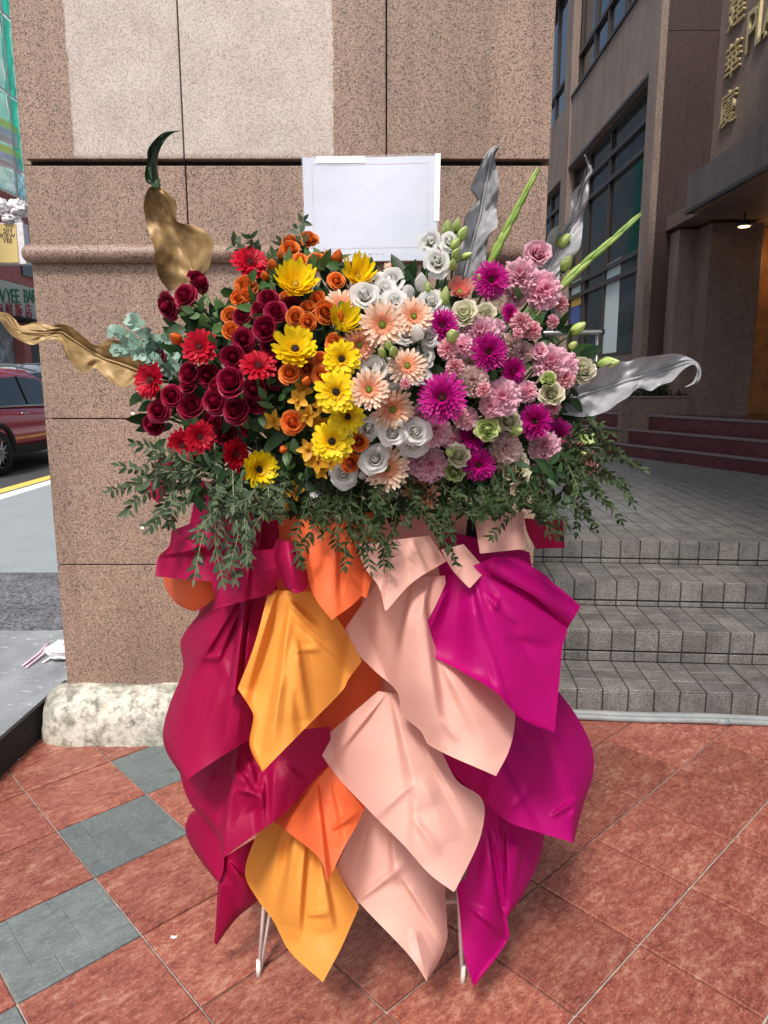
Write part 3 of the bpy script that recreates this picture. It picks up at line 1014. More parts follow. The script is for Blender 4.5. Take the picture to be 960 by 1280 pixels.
# handrail on the terrace
hr = thing('handrail', 'short steel handrail with a rounded end on the terrace behind the pink flowers', 'railing', at(755, 415, 6.6) * 1)
hc = hr.location.copy()
hr.location.z = rz_[4]
hz = hc.z - rz_[4]
q = MB()
q.tube([(-1.1, .05, hz-.02), (-.4, .02, hz-.005), (-.04, 0, hz), (0, 0, hz)], [.024, .024, .024, .027], 12)
q.build('rail', M['metal'], hr)
for px in (-.05, -.62):
    q = MB()
    q.tube([(px, .01, 0), (px, .01, hz-.01)], .019, 10)
    q.build('post', M['metal'], hr)

# ================================================================== the street on the left
FX = -12.0
shop = thing('shop_house', 'old pink shop house across the road with painted signs over its front', 'building', (FX, 24, 0))
SHO = Vector((FX, 24, 0))
def spart(name, mat, x0, y0, z0, x1, y1, z1, bev=0, parent=None):
    o = bbox_part(name, M[mat], parent or shop, x0, y0, z0, x1, y1, z1, bev)
    if parent is None:
        o.location = -SHO
    return o
def zx(u, v):
    return onx(u, v, FX).z
spart('wall', 'pinkwall', FX-8, 14, 0, FX, 34, zx(20, 246))
spart('shop_front', 'shutter', FX, 14, 0, FX+.03, 34, zx(20, 400))
for ya, yb in ((onx(17, 430, FX).y, onx(25, 430, FX).y), (29, 29.5), (18, 18.6)):
    spart('pillar', 'pinkwall', FX, ya, 0, FX+.35, yb, zx(20, 398))
spart('poster', 'skin_shop', FX+.035, onx(0, 430, FX).y-1.2, 1.0, FX+.05, onx(15, 430, FX).y, zx(10, 402))
q = MB()
for k in range(44):
    q.box(FX+.03, onx(26, 430, FX).y + k*.10, 0, FX+.06, onx(26, 430, FX).y + k*.10+.06, zx(20, 403))
q.build('shutter_ribs', M['shutter'], shop, False).location = -SHO
spart('awning', 'dark', FX+.03, 15, zx(20, 404), FX+.9, 33, zx(20, 401))
wy = onx(31, 310, FX).y
spart('window', 'glass', FX+.01, wy-.4, zx(31, 345), FX+.05, wy+.55, zx(31, 305))
# scaffold netting over the building's upper floors
net = thing('scaffold_netting', 'tall green scaffold netting with striped bands hung over the building across the road', 'netting', (FX, 24, 0))
def npanel(name, mat, u0, u1, z0, z1, dx, sag=.06):
    ya, yb = onx(u0, 200, FX).y, onx(u1, 200, FX).y
    q = MB()
    rows = []
    for i in range(13):
        rows.append([(dx + sag*noise.noise((i*.6, j*.5, ya)), ya + (yb-ya)*j/10 - 24, z0+(z1-z0)*i/12) for j in range(11)])
    q.grid(rows)
    q.build(name, M[mat], net)
zz = [zx(20, 248), zx(20, 215), zx(20, 130), zx(20, 38), 24, 30]
us = [-160, -80, -40, 10, 22, 60, 120]
for a, b_ in zip(us, us[1:]):
    for k, (c, d) in enumerate(zip(zz, zz[1:])):
        npanel('net_panel', 'net_blue' if k == 0 and a >= 10 else ('net_dark' if a == 10 else 'net'), a, b_-.25, c, d-.04, .12 + .02*(k % 2) + .01*(a == 10))
q = MB()
q.grid([[(-.3 + .05*math.sin(i*2+j), 54.5+.55*i-24, 11+1.5*j) for i in range(11)] for j in range(6)])
q.build('net_panel', M['net_dark'], net)  # unseen far panel, added so the office windows mirror green
for u in (9.6, 21.6):
    q = MB()
    y = onx(u, 200, FX).y
    q.tube([(.22, y-24, zz[0]), (.22, y-24, 30)], .028, 6)
    q.build('tie_rope', M['white_plastic'], net)
for z in zz[:5]:
    q = MB()
    q.tube([(.22, -8, z-.02), (.22, 2, z-.01), (.22, 14, z-.02)], .025, 6)
    q.build('tie_rope', M['white_plastic'], net)
for v0 in (158, 188):
    for k, mt in enumerate(('ban_yellow', 'ban_purple', 'ban_pink')):
        ya, yb = onx(-60, 200, FX).y-24, onx(17, 200, FX).y-24
        z1, z0 = zx(8, v0+9*k), zx(8, v0+9*k+8.6)
        q = MB()
        q.grid([[(.20+.01*math.sin(j), ya+(yb-ya)*j/8, z + .06*math.sin(j*1.1)) for j in range(9)] for z in (z0, z1)])
        q.build('striped_band', M[mt], net)
# signs
sb = thing('shop_sign', 'long pale shop sign board with green letters and red characters', 'sign', (FX+.1, 24, zx(20, 380)))
SBO = sb.location.copy()
ya, yb = onx(-70, 380, FX+.15).y, onx(47, 380, FX+.15).y
o = bbox_part('board', M['signcream'], sb, FX+.06, ya, zx(20, 400), FX+.15, yb, zx(20, 356), .02)
o.location = -SBO
xb_ = FX+.152
txt = 'SIN KIEW YEE BAR'
for i, chx in enumerate(txt[::-1]):
    if chx == ' ':
        continue
    u = 43.0 - i*5.25
    c = onx(u, 378.5, xb_)
    text_part('letter', chx, .62, .02, M['signgreen'], sb, Matrix.Translation(-SBO) @ axes((xb_+.012, c.y, c.z), (0, 1, 0), (0, 0, 1)), .95)
for i, chx in enumerate('店飯鮮海'):
    c = onx(36 - i*12.0, 396, xb_)
    text_part('letter', chx, .52, .02, M['signred'], sb, Matrix.Translation(-SBO) @ axes((xb_+.012, c.y, c.z), (0, 1, 0), (0, 0, 1)), .95)
vs_ = thing('hanging_sign', 'yellow upright box sign with black lettering projecting from the shop house', 'sign', at(10, 330, 21.0))
VSO = vs_.location.copy()
p0, p1 = at(-14, 330, 21), at(20, 278, 21)
bbox_part('box', M['white_plastic'], vs_, p0.x, 21.03, p0.z, p1.x+.17, 21.35, p1.z, .02).location = -VSO
bbox_part('face', M['signyellow'], vs_, p0.x+.03, 21.0, p0.z+.04, p1.x-.02, 21.03, p1.z-.04).location = -VSO
for i, wd in enumerate(('SIN', 'KIEW', 'YEE')):
    c = at(9.5, 291 + i*6.3, 20.99)
    text_part('lettering', wd, .17, .01, M['black'], vs_, Matrix.Translation(-VSO) @ axes((c.x, 20.994, c.z), (1, 0, 0), (0, 0, 1)), 1.0)
bun = thing('plastic_bundle', 'crumpled bundle of white plastic sheeting heaped above the yellow sign', 'bundle', at(10, 268, 21.1))
q = MB()
for k in range(9):
    cu_, cv_, rr = rng.uniform(-14, 30), rng.uniform(256, 277), rng.uniform(.16, .30)
    cc = at(cu_, cv_, 21.15+rng.uniform(-.2, .3)) - bun.location
    rows = []
    for i in range(15):
        th = PI*i/14
        rows.append([cc + Vector((math.sin(th)*math.cos(ph), math.sin(th)*math.sin(ph), math.cos(th)*.8))*rr*(1+.5*noise.noise((math.sin(th)*math.cos(ph)*3+k*9, math.sin(th)*math.sin(ph)*3, math.cos(th)*3))) for ph in [2*PI*j/18 for j in range(18)]])
    q.grid(rows, closed=True)
q.build('crumpled_sheet', M['white_plastic'], bun, False)

# the rest of the street front, which the glass of the office building mirrors
far = thing('apartment_block', 'long plain apartment block farther up the road beyond the netting', 'building', (FX-.5, 36, 0))
bbox_part('wall', M['far_wall'], far, -9, 0, 0, 0, 60, 24)
for k in range(22):
    for l in range(6):
        bbox_part('window', M['glass'], far, -.02, 1.2+k*2.6, 2.0+l*3.4, .03, 2.6+k*2.6, 3.8+l*3.4)
# --- cars
def loft(q, secs):
    q.grid(secs)
def make_car(label, loc, body_mat, sc_=1.0):
    car = thing('parked_car', label, 'car', loc)
    L = 4.5
    # lower body: side profile stations along +Y (front), each a ring of (x half-width, z)
    st = [(-2.25, .62, .70, .98), (-2.2, .45, .84, 1.02), (-1.9, .34, .90, 1.06), (-1.0, .30, .92, 1.05), (0, .30, .93, 1.03), (1.0, .30, .92, 1.0), (1.7, .34, .90, .95), (2.1, .42, .82, .86), (2.25, .55, .66, .72)]
    q = MB()
    rows = []
    for y, zb_, w, zt in st:
        zm = (zb_+zt)/2
        half = [(0, zb_), (w*.86, zb_), (w*.97, zb_+.10), (w, zm), (w*.985, zt-.10), (w*.93, zt-.015), (w*.80, zt), (0, zt+.015)]
        rows.append([(x, y, z) for x, z in half] + [(-x, y, z) for x, z in half[-2:0:-1]])
    q.grid(rows, closed=True)
    n = len(rows[0])
    q.f.append(tuple(range(n)))
    q.f.append(tuple(range(len(q.v)-n, len(q.v)))[::-1])
    body = q.build('body', body_mat, car)
    q = MB()
    rows = []
    for y, zt, w in [(-2.0, 1.06, .80), (-1.85, 1.42, .72), (-1.5, 1.60, .66), (-.6, 1.68, .66), (.2, 1.66, .66), (.75, 1.50, .68), (1.35, 1.05, .74)]:
        half = [(0, 1.0), (.86, 1.0), (w+.10*(1.68-zt)+.02, max(1.01, zt-.16)), (w-.06, zt-.02), (0, zt+.02)]
        rows.append([(x, y, z) for x, z in half] + [(-x, y, z) for x, z in half[-2:0:-1]])
    q.grid(rows, closed=True)
    q.f.append(tuple(range(len(rows[0]))))
    q.f.append(tuple(range(len(q.v)-len(rows[0]), len(q.v)))[::-1])
    q.build('cabin', body_mat, car)
    for s in (-1, 1):
        # side windows: rear and front door glass, proud of the cabin skin
        for name, poly in (('rear_window', [(-1.35, 1.07), (-.35, 1.06), (-.40, 1.52), (-1.15, 1.47)]), ('front_window', [(-.28, 1.06), (.95, 1.05), (.35, 1.49), (-.32, 1.525)]), ('quarter_window', [(-1.72, 1.10), (-1.42, 1.08), (-1.22, 1.46), (-1.5, 1.38)])):
            q = MB()
            vs = []
            for off in (.012, -.03):
                for y, z in poly:
                    f = (z-1.0)/.55
                    x = .885 - .17*max(0, f) + off
                    vs.append((s*x, y, z))
            q.add(vs, [(0, 1, 2, 3)] + [(4+i, 4+(i+1) % 4, (i+1) % 4, i) for i in range(4)])
            q.build(name, M['carglass'], car, False)
        q = MB()
        q.tube([(s*.94, -1.95, 1.06), (s*.945, -.5, 1.055), (s*.94, 1.1, 1.03)], .014, 6)
        q.build('chrome_strip', M['metal'], car)
        q = MB()
        q.tube([(s*.72, -1.75, 1.52), (s*.69, -1.2, 1.665), (s*.68, -.3, 1.70), (s*.70, .45, 1.62)], .02, 6)
        q.build('roof_rail', M['metal'], car)
        q = MB()
        q.obox((s*.90, -1.62, .27), (s*.035, 0, 0), (0, 2.9, 0), (0, 0, .15))
        q.build('sill_cladding', M['rubber'], car, False)
        for y in (-.55, .45):
            q = MB()
            q.tube([(s*.935, y-.12, .93), (s*.965, y-.09, .935), (s*.965, y+.09, .935), (s*.935, y+.12, .93)], .014, 6)
            q.build('door_handle', M['metal'], car)
        q = MB()
        rows = []
        for i in range(7):
            th = PI*i/6
            rows.append([(s*(.90+.17+.11*math.cos(th)), .92+.07*math.sin(th)*math.cos(ph), 1.10+.075*math.sin(th)*math.sin(ph)) for ph in [2*PI*j/10 for j in range(10)]])
        q.grid(rows, closed=True)
        q.build('wing_mirror', M['metal'], car)
        q = MB()
        q.obox((s*.66, -2.26, .86), (s*.24, .10, 0), (0, .06, 0), (0, 0, .13))
        q.build('tail_light', M['tail'], car, False)
        for y in (-1.38, 1.38):
            q = MB()                                     # arch cladding
            q.tube([(s*.925, y+.42*math.cos(a), .36+.42*math.sin(a)) for a in [PI*i/14 for i in range(15)]], .045, 8)
            q.build('arch_cladding', M['rubber'], car)
            q = MB()
            prof = [(.20, -.10), (.33, -.11), (.355, -.07), (.355, .07), (.33, .11), (.22, .11)]
            q.grid([[(s*.83+s*x, y+r_*math.cos(a), .345+r_*math.sin(a)) for r_, x in prof] for a in [2*PI*i/28 for i in range(29)]])
            wh = q.build('wheel', M['rubber'], car)
            q = MB()
            q.tube([(s*.84, y, .345), (s*.925, y, .345)], [.23, .06], 16)
            for k in range(10):
                a = 2*PI*k/10
                d = Vector((0, math.cos(a), math.sin(a)))
                q.tube([Vector((s*.93, y, .345)), Vector((s*.92, y, .345))+d*.225], [.022, .016], 5)
            q.grid([[(s*.93+s*x, y+r_*math.cos(a), .345+r_*math.sin(a)) for r_, x in ((.215, -.01), (.235, .0), (.24, -.03))] for a in [2*PI*i/28 for i in range(29)]])
            q.build('rim', M['rim_silver'], wh)
    car.scale = (sc_,)*3
    return car
make_car('dark red sport utility car with silver trim at the kerb across the pavement', (-7.25, 13.1, -.01), M['car_red'], 1.06)
make_car('silver car with a red tail lamp standing on the far side of the road', (-9.8, 19.6, -.01), M['car_silver'], 1.18)
# litter on the pavement
lit = thing('plastic_bag', 'crumpled white plastic bag with loose pale handles lying on the pavement', 'plastic bag', onz(72, 822, SZ))
q = MB()
rows = []
for i in range(12):
    th = PI*i/11
    rows.append([Vector((.10*math.sin(th)*math.cos(ph)+.04, .10*math.sin(th)*math.sin(ph)+.02, .035+.035*math.cos(th)))*(1+.45*noise.noise((i*.7, math.cos(ph)*2, math.sin(ph)*2))) for ph in [2*PI*j/16 for j in range(16)]])
q.grid(rows, closed=True)
q.build('bag', M['white_plastic'], lit, False)
for k, (a, b_) in enumerate((((60, 812), (28, 834)), ((62, 815), (33, 836)), ((70, 822), (53, 830)))):
    q = MB()
    A, B = onz(*a, SZ)-lit.location, onz(*b_, SZ)-lit.location
    q.tube([A+Vector((0, 0, .03)), A.lerp(B, .35)+Vector((0, .008, .012)), A.lerp(B, .7)+Vector((0, -.004, .008)), B+Vector((0, 0, .006))], [.010, .007, .006, .005], 6)
    q.build('handle', M['string'] if k < 2 else M['white_plastic'], lit)

for uu, vv, sz, lab in ((217, 1172, .008, 'small torn white paper scrap on a red tile beside the crimson paper tip'), (23, 950, .005, 'tiny white scrap lying on a red tile beside the pavement edge')):
    c = onz(uu, vv, .0055)
    scrap = thing('paper_scrap', lab, 'litter', c)
    q = MB()
    q.grid([[(sz*(i/2-1)*(1+.2*math.sin(j*3)), sz*.55*(j/2-1)+.002*math.sin(i*2), .0008+.0015*abs(math.sin(i*1.7+j))) for j in range(5)] for i in range(5)])
    q.build('scrap', M['tape'], scrap)

# ================================================================== THE FLOWER STAND
stand = thing('flower_stand', 'tall easel on thin white legs carrying the flower arrangement and its paper skirt', 'flower stand', (-.06, 1.58, 0))
SD = stand.location.copy()
def rod(name, pts, rad, mat='legpaint', n=8):
    q = MB()
    q.tube([Vector(p)-SD for p in pts], rad, n)
    return q.build(name, M[mat], stand)
fl, fr_ = onz(323, 1222, 0), onz(578, 1230, 0)
rod('leg', [fl, at(333, 1090, 1.60), at(352, 760, 1.64), at(372, 500, 1.66)], .0052)
rod('leg', [onz(323, 1219, 0)+Vector((.004, .012, 0)), at(345, 1090, 1.68), at(372, 900, 1.80)], .0042)
rod('leg', [fr_, at(573, 1110, 1.585), at(562, 760, 1.64), at(552, 500, 1.66)], .0052)
rod('leg', [onz(470, 1085, 0), Vector((-.06, 1.72, 1.2))], .0065)
rod('crossbar', [at(335, 1128, 1.592), at(573, 1127, 1.59)], .005)
for base in (fl, fr_):
    q = MB()
    q.tube([base-SD+Vector((0, 0, .0)), base-SD+Vector((.002, .003, .05))], [.0068, .0062], 10)
    q.build('rubber_foot', M['legpaint'], stand)
bbox_part('backing_board', M['blackboard'], stand, at(318, 800, 1.64).x-SD.x, .085, at(450, 1020, 1.64).z, at(640, 800, 1.64).x-SD.x, .10, at(450, 640, 1.64).z)
rod('card_stake', [at(465, 330, 1.612), at(470, 420, 1.62), at(472, 600, 1.63)], .004, 'whitepipe')
rod('card_stake', [at(512, 330, 1.612), at(506, 420, 1.62), at(500, 600, 1.63)], .004, 'whitepipe')
q = MB()                                              # the moss-wrapped foam that holds the stems
fc = at(455, 500, 1.60)
rows = []
for i in range(15):
    th = PI*i/14
    rows.append([fc-SD + Vector((.27*math.sin(th)*math.cos(ph), .08*math.sin(th)*math.sin(ph), .13*math.cos(th)))*(1+.2*noise.noise((th*3, math.cos(ph)*2, math.sin(ph)*2))) for ph in [2*PI*j/24 for j in range(24)]])
q.grid(rows, closed=True)
q.build('flower_foam', M['leaf_dark'], stand)

# --- the printed card in a clear sleeve
card = thing('name_card', 'blank white framed card in a clear taped sleeve standing above the flowers', 'card', at(463, 326, 1.60))
CO = card.location.copy()
ca, cb, cc_, cd = at(378, 197, 1.612), at(548, 195.5, 1.612), at(545.5, 325, 1.60), at(382, 328, 1.60)
def quad_on(u0, v0, u1, v1, off):               # bilinear patch of the card face
    def pt(s, t):
        return ca.lerp(cb, s).lerp(cd.lerp(cc_, s), t) + Vector((0, -off + .004*math.sin(s*5+t*2), 0)) - CO
    n = 8
    return [[pt(u0+(u1-u0)*i/n, v0+(v1-v0)*j/n) for j in range(n+1)] for i in range(n+1)]
def cardpart(name, mat, rects, off, thick=.0):
    q = MB()
    for u0, v0, u1, v1 in rects:
        a = quad_on(u0, v0, u1, v1, off)
        q.grid([r[::-1] for r in a])
        if thick:
            b_ = quad_on(u0, v0, u1, v1, off-thick)
            q.grid(b_)
            n = len(a)
            for ring in ([a[i][0] for i in range(n)], [a[i][-1] for i in range(n)], a[0], a[-1]):
                pass
            for ra, rb in (([r[0] for r in a], [r[0] for r in b_]), ([r[-1] for r in b_], [r[-1] for r in a]), (b_[0], a[0]), (a[-1], b_[-1])):
                q.grid([ra, rb])
    return q.build(name, M[mat], card)
cardpart('sheet', 'paper_white', [(0, 0, 1, 1)], 0, .004)
L0, L1, T0, T1, w = .065, .925, .065, .875, .004
cardpart('printed_border', 'pinkline', [(L0, T0, L1, T0+w), (L0, T1-w, L1, T1), (L0, T0+w, L0+w*.8, T1-w), (L1-w*.8, T0+w, L1, T1-w)], .0008)
strokes = []
x = .10
r2 = random.Random(3)
for line, (xa, xb, yy) in enumerate(((.08, .22, .905), (.08, .60, .935))):
    x = xa
    while x < xb:
        ww = r2.uniform(.004, .012)
        hh = r2.uniform(.008, .014)
        if r2.random() > .18:
            strokes.append((x, yy-hh/2, x+ww*.7, yy+hh/2*r2.uniform(.2, 1)))
        x += ww + .003
cardpart('fine_print', 'ink', strokes, .0008)
cardpart('tape_strip', 'tape', [(.10, -.012, .46, .05)], .0018)
cardpart('tape_edge', 'tape', [(.975, -.02, 1.015, .62)], .0016)
m, nt, b = new_mat('clear_sleeve')
b.inputs['Base Color'].default_value = (.9, .93, 1, 1)
b.inputs['Roughness'].default_value = .12
b.inputs['Alpha'].default_value = .16
bump(nt, b, noise_tex(nt, pos(nt), 18, 3), .5, .02)
M['sleeve'] = m
cardpart('clear_sleeve', 'sleeve', [(-.008, -.018, 1.008, 1.008)], .0026)

# --- sheets of wrapping paper
def paper(label, mat, L, Rr, Y0, Y1, seed, bulge=.03, pleat=.008, curlL=.0, curlR=.0, nc=3, folds=3, fl=(), tipcurl=.0, n=96, m=84, name='wrapping_paper', parent=None, cat='wrapping paper', crease=.006):
    rg = random.Random(seed)
    if seed < 20 and seed != 13:
        Y0, Y1 = Y0+.015, Y1-.015
    Lc, Rc = catmull(L, n, True), catmull(Rr, n, True)
    top = (Lc[0]+Rc[0])/2
    bot = (Lc[-1]+Rc[-1])/2
    topw = float(np.linalg.norm(Rc[0]-Lc[0]))
    ax = (bot-top)/max(1.0, float(np.linalg.norm(bot-top)))
    apex = top - ax*max(14, topw*.55)                    # where the sheet is gathered
    LEN = float(np.linalg.norm(bot-apex))
    WM = max(float(np.linalg.norm(Rc[i]-Lc[i])) for i in range(n))
    ph = rg.uniform(0, 1)
    cr = []
    for i in range((nc+1)//3):                                   # sharp straight creases, most of them running away from the gather
        r0 = rg.uniform(.15, .6)*LEN
        th = rg.uniform(-.55, .55)*WM/LEN
        c0 = apex + r0*np.array([ax[0]*math.cos(th)-ax[1]*math.sin(th), ax[1]*math.cos(th)+ax[0]*math.sin(th)])
        a = (th + rg.gauss(0, .22)) if i % 3 else rg.choice((-1, 1))*rg.uniform(.6, 1.3)
        dr = np.array([ax[0]*math.cos(a)-ax[1]*math.sin(a), ax[1]*math.cos(a)+ax[0]*math.sin(a)])
        cr.append((c0, dr, (rg.uniform(.25, .6) if i % 3 else rg.uniform(.12, .25))*LEN, rg.uniform(7, 20), rg.choice((-1, 1))*rg.uniform(.5, 1.3)*crease*.9))
    ca_, sa_ = math.cos(seed*1.7), math.sin(seed*1.7)
    cell = 62.0
    hts = {}
    def facet(u, v):                                      # flat facets between random creases
        x, y = (u*ca_-v*sa_)/cell, (u*sa_+v*ca_)/cell
        x += .5*y
        i, j = math.floor(x), math.floor(y)
        fx, fy = x-i, y-j
        def h(a, b_):
            if (a, b_) not in hts:
                hts[(a, b_)] = random.Random(a*7919+b_*104729+seed*31).uniform(-1, 1)
            return hts[(a, b_)]
        if fx + fy < 1:
            return h(i, j)*(1-fx-fy) + h(i+1, j)*fx + h(i, j+1)*fy
        return h(i+1, j+1)*(fx+fy-1) + h(i, j+1)*(1-fx) + h(i+1, j)*(1-fy)
    rows = []
    for i in range(n):
        t = i/(n-1)
        row = []
        for j in range(m):
            s = j/(m-1)
            p = Lc[i] + (Rc[i]-Lc[i])*s
            u, v = float(p[0]), float(p[1])
            rel = p-apex
            al = float(rel @ ax)
            ac = float(rel[0]*ax[1]-rel[1]*ax[0])
            r_ = math.hypot(al, ac)
            th = math.atan2(ac, max(1e-3, al))
            d = -bulge*1.5*(1-min(1.3, (2*ac/WM)**2))*(.4+.6*math.sin(PI*min(1, max(0, al/LEN)*.85+.08)))
            x = th*LEN/WM*folds*1.5 + ph
            x -= math.floor(x)
            pl = 1 - 2*(x/.38 if x < .38 else (1-x)/.62)
            pl = math.sin(pl*PI/2*.95)
            for x0, y0, x1, y1, w_, am, ty in fl:          # the folds one can see in this sheet
                am *= 1.5
                q0, q1 = u-x0, v-y0
                lx, ly = x1-x0, y1-y0
                ln_ = math.hypot(lx, ly)
                a_ = (q0*lx+q1*ly)/(ln_*ln_)
                pe = (q0*ly-q1*lx)/ln_                     # positive towards the right of a fold running down
                if -.05 < a_ < 1.25:
                    if ty == 'r':
                        ww = w_*(.45+.75*min(1, max(0, a_)))
                        if abs(pe) < ww and a_ > 0:
                            env = min(1, a_*4)*max(0, 1-max(0, a_-.55)**2/.49)
                            d -= am*(1-abs(pe)/ww)**1.15*env
                    elif ty == 'c':                        # cone: one steep flank on the right, one long flank on the left
                        ww = w_*(.3+1.0*max(0, a_))
                        env = min(1, max(0, a_)*3)*max(0, 1-max(0, a_-.6)**2/.42)
                        y_ = pe/ww
                        if -2.2 < y_ < .5:
                            d -= am*env*(.5-.5*math.cos(PI*((1-y_/.5) if y_ > 0 else (1+y_/2.2))))
                    elif ty == 'v':
                        ww = w_*(.3+1.0*max(0, a_))
                        env = min(1, max(0, a_)*3)*max(0, 1-max(0, a_-.6)**2/.42)
                        y_ = -pe/ww
                        if -2.2 < y_ < .5:
                            d -= am*env*((1-y_/.5) if y_ > 0 else (1+y_/2.2))
            d -= crease*.17*facet(u, v)
            for c0, dr, ln_, w_, am in cr:
                q0, q1 = u-c0[0], v-c0[1]
                a_ = q0*dr[0]+q1*dr[1]
                if 0 < a_ < ln_:
                    pe = abs(q0*dr[1]-q1*dr[0])
                    ww = w_*(.5+a_/ln_)
                    if pe < ww:
                        d -= am*(1-pe/ww)*math.sin(PI*a_/ln_)**.6
            d += curlL*math.exp(-s/.10) + curlR*math.exp(-(1-s)/.10)
            d -= tipcurl*max(0, t-.7)**2*11
            d += .004*noise.noise((u*.012+seed, v*.012, seed*.3))
            Y = Y0 + (Y1-Y0)*(1.45 if seed < 20 else 1.1)*(.38*t+.62*t*t) + .16*((u-465)/280)**2 + d
            row.append((u, v, Y))
        rows.append(row)
    D = np.array(rows)
    for _ in range(1):                                    # paper is stiff: take the steps out of the relief
        P_ = np.pad(D[:, :, 2], 1, mode='edge')
        D[:, :, 2] = (P_[1:-1, 1:-1]*2 + P_[:-2, 1:-1] + P_[2:, 1:-1] + P_[1:-1, :-2]*1.5 + P_[1:-1, 2:]*1.5)/7
    rows = [[at(*p) for p in r] for r in D.tolist()]
    q = MB()
    q.grid([r[::-1] for r in rows])
    if parent is not None:
        inv = parent.location
        q.v = [(a-inv.x, b_-inv.y, c-inv.z) for a, b_, c in q.v]
        return q.build(name, M[mat], parent)
    base = Vector(q.v[0])
    q.v = [tuple(Vector(p)-base) for p in q.v]
    o = q.build(name, M[mat])
    o.location = base
    tag(o, label, cat, 'sheets of wrapping paper round the flower stand')
    return o
C, MG, O, RD, PK = 'w_crimson', 'w_magenta', 'w_orange', 'w_red', 'w_peach'
def c1(*P): return [(180+x/3.2, 620+y/3.2) for x, y in P]
def c2(*P): return [(420+x/2.8235, 620+y/2.8235) for x, y in P]
def c3(*P): return [(190+x/3.31, 860+y/3.31) for x, y in P]
def c4(*P): return [(390+x/2.595, 860+y/2.595) for x, y in P]
def F(conv, *fs):
    out = []
    for x0, y0, x1, y1, w_, am, ty in fs:
        (a, b_), (c, d) = conv((x0, y0), (x1, y1))
        out.append((a, b_, c, d, w_, am, ty))
    return out
# the inner layer that closes the gaps
paper('inner crimson backing paper glimpsed behind the crimson sheets', C, [(262, 650), (246, 800), (240, 1010)], [(350, 650), (352, 800), (345, 1000)], 1.60, 1.60, 51, .02, .0, nc=0, n=30, m=24)
paper('inner red orange backing paper glimpsed behind the orange sheets', RD, [(345, 645), (345, 800), (345, 1000)], [(470, 640), (474, 800), (470, 1000)], 1.595, 1.60, 52, .02, .0, nc=2, n=30, m=24)
paper('inner peach backing paper glimpsed behind the peach sheets', PK, [(448, 640), (452, 800), (450, 1000)], [(585, 640), (570, 800), (560, 950)], 1.585, 1.595, 53, .02, .0, nc=2, n=30, m=24)
paper('inner magenta backing paper glimpsed behind the magenta sheets', MG, [(545, 660), (545, 800), (545, 1010)], [(662, 690), (686, 860), (640, 1020)], 1.575, 1.59, 54, .02, .0, nc=2, n=30, m=24)
# back layers first
paper('crimson paper scrap curling up behind the grey-green sprigs beside the pillar', C, [(200, 571), (190, 590), (180, 615)], [(222, 572), (216, 600), (199, 630)], 1.60, 1.56, 41, .02, .003, curlL=-.03, nc=1)
paper('crimson paper band half hidden by sprigs just above the orange curl', C, [(248, 600), (240, 640), (230, 690)], [(330, 610), (330, 650), (320, 712)], 1.58, 1.54, 40, .02, .006, nc=2)
paper('rounded red orange paper curl poking out under the crimson top sheet', RD, [(203, 718), (207, 735), (220, 754), (240, 764)], [(272, 724), (272, 740), (262, 753), (244, 764)], 1.44, 1.45, 42, .035, .0, nc=0, curlL=.02)
paper('crimson paper fold lowest against the red tiles beside the metal leg', C, c3((285, 708), (274, 800), (268, 900), (262, 1000), (255, 1052)), c3((425, 622), (440, 780), (440, 880), (350, 955), (268, 1063)), 1.50, 1.53, 1, .015, .010, nc=4, folds=1, curlR=.05, fl=F(c3, (292, 700, 268, 1050, 12, .020, 'v'), (310, 710, 440, 870, 12, .022, 'c')))
paper('small crimson paper curl peeping out behind the tattered lower crimson sheet', C, c3((245, 480), (165, 515), (138, 580), (160, 650), (205, 720), (268, 800)), c3((300, 560), (300, 600), (300, 640), (298, 700), (296, 750), (280, 800)), 1.50, 1.50, 2, .02, .004, curlL=.05, nc=2)
paper('deep red orange paper glimpsed in the gap between the orange and peach sheets', RD, [(440, 822), (432, 860), (405, 892), (402, 960)], [(478, 830), (476, 870), (470, 900), (430, 990)], 1.54, 1.52, 3, .02, .01, nc=4)
paper('broad magenta paper sheet at the steps side swelling out below the top one', MG, c4((415, 60), (417, 180), (430, 240), (560, 370), (640, 435), (740, 470), (845, 501)), c4((790, 0), (830, 50), (870, 110), (910, 200), (912, 280), (880, 380), (849, 501)), 1.50, 1.42, 5, .045, .010, curlR=.06, nc=6, fl=F(c4, (620, 60, 560, 420, 24, .012, 'v'), (770, 420, 862, 362, 7, .010, 'r'), (855, 370, 850, 420, 8, .008, 'r'), (560, 140, 700, 440, 24, .010, 'c'), (740, 60, 850, 330, 26, .010, 'v'), (640, 400, 700, 330, 8, .005, 'r')))
paper('narrow magenta paper sheet hanging between the broad one and the red tiles', MG, c4((545, 310), (530, 520), (560, 620), (632, 742)), c4((760, 380), (745, 530), (690, 660), (634, 744)), 1.52, 1.49, 6, .02, .012, curlR=.03, nc=5, folds=2, fl=F(c4, (630, 440, 640, 700, 14, .012, 'v'), (690, 450, 650, 640, 12, .010, 'c')))
paper('bright magenta paper tip lowest beside the thin white leg', MG, c4((545, 340), (500, 610), (468, 640), (480, 740), (492, 860), (523, 966)), c4((610, 340), (612, 560), (622, 640), (634, 760), (637, 812), (528, 967)), 1.49, 1.45, 7, .025, .008, nc=4, folds=2, curlR=-.015, fl=F(c4, (570, 460, 600, 740, 13, .018, 'c'), (500, 705, 640, 812, 9, .012, 'v'), (590, 450, 640, 790, 10, .010, 'r')))
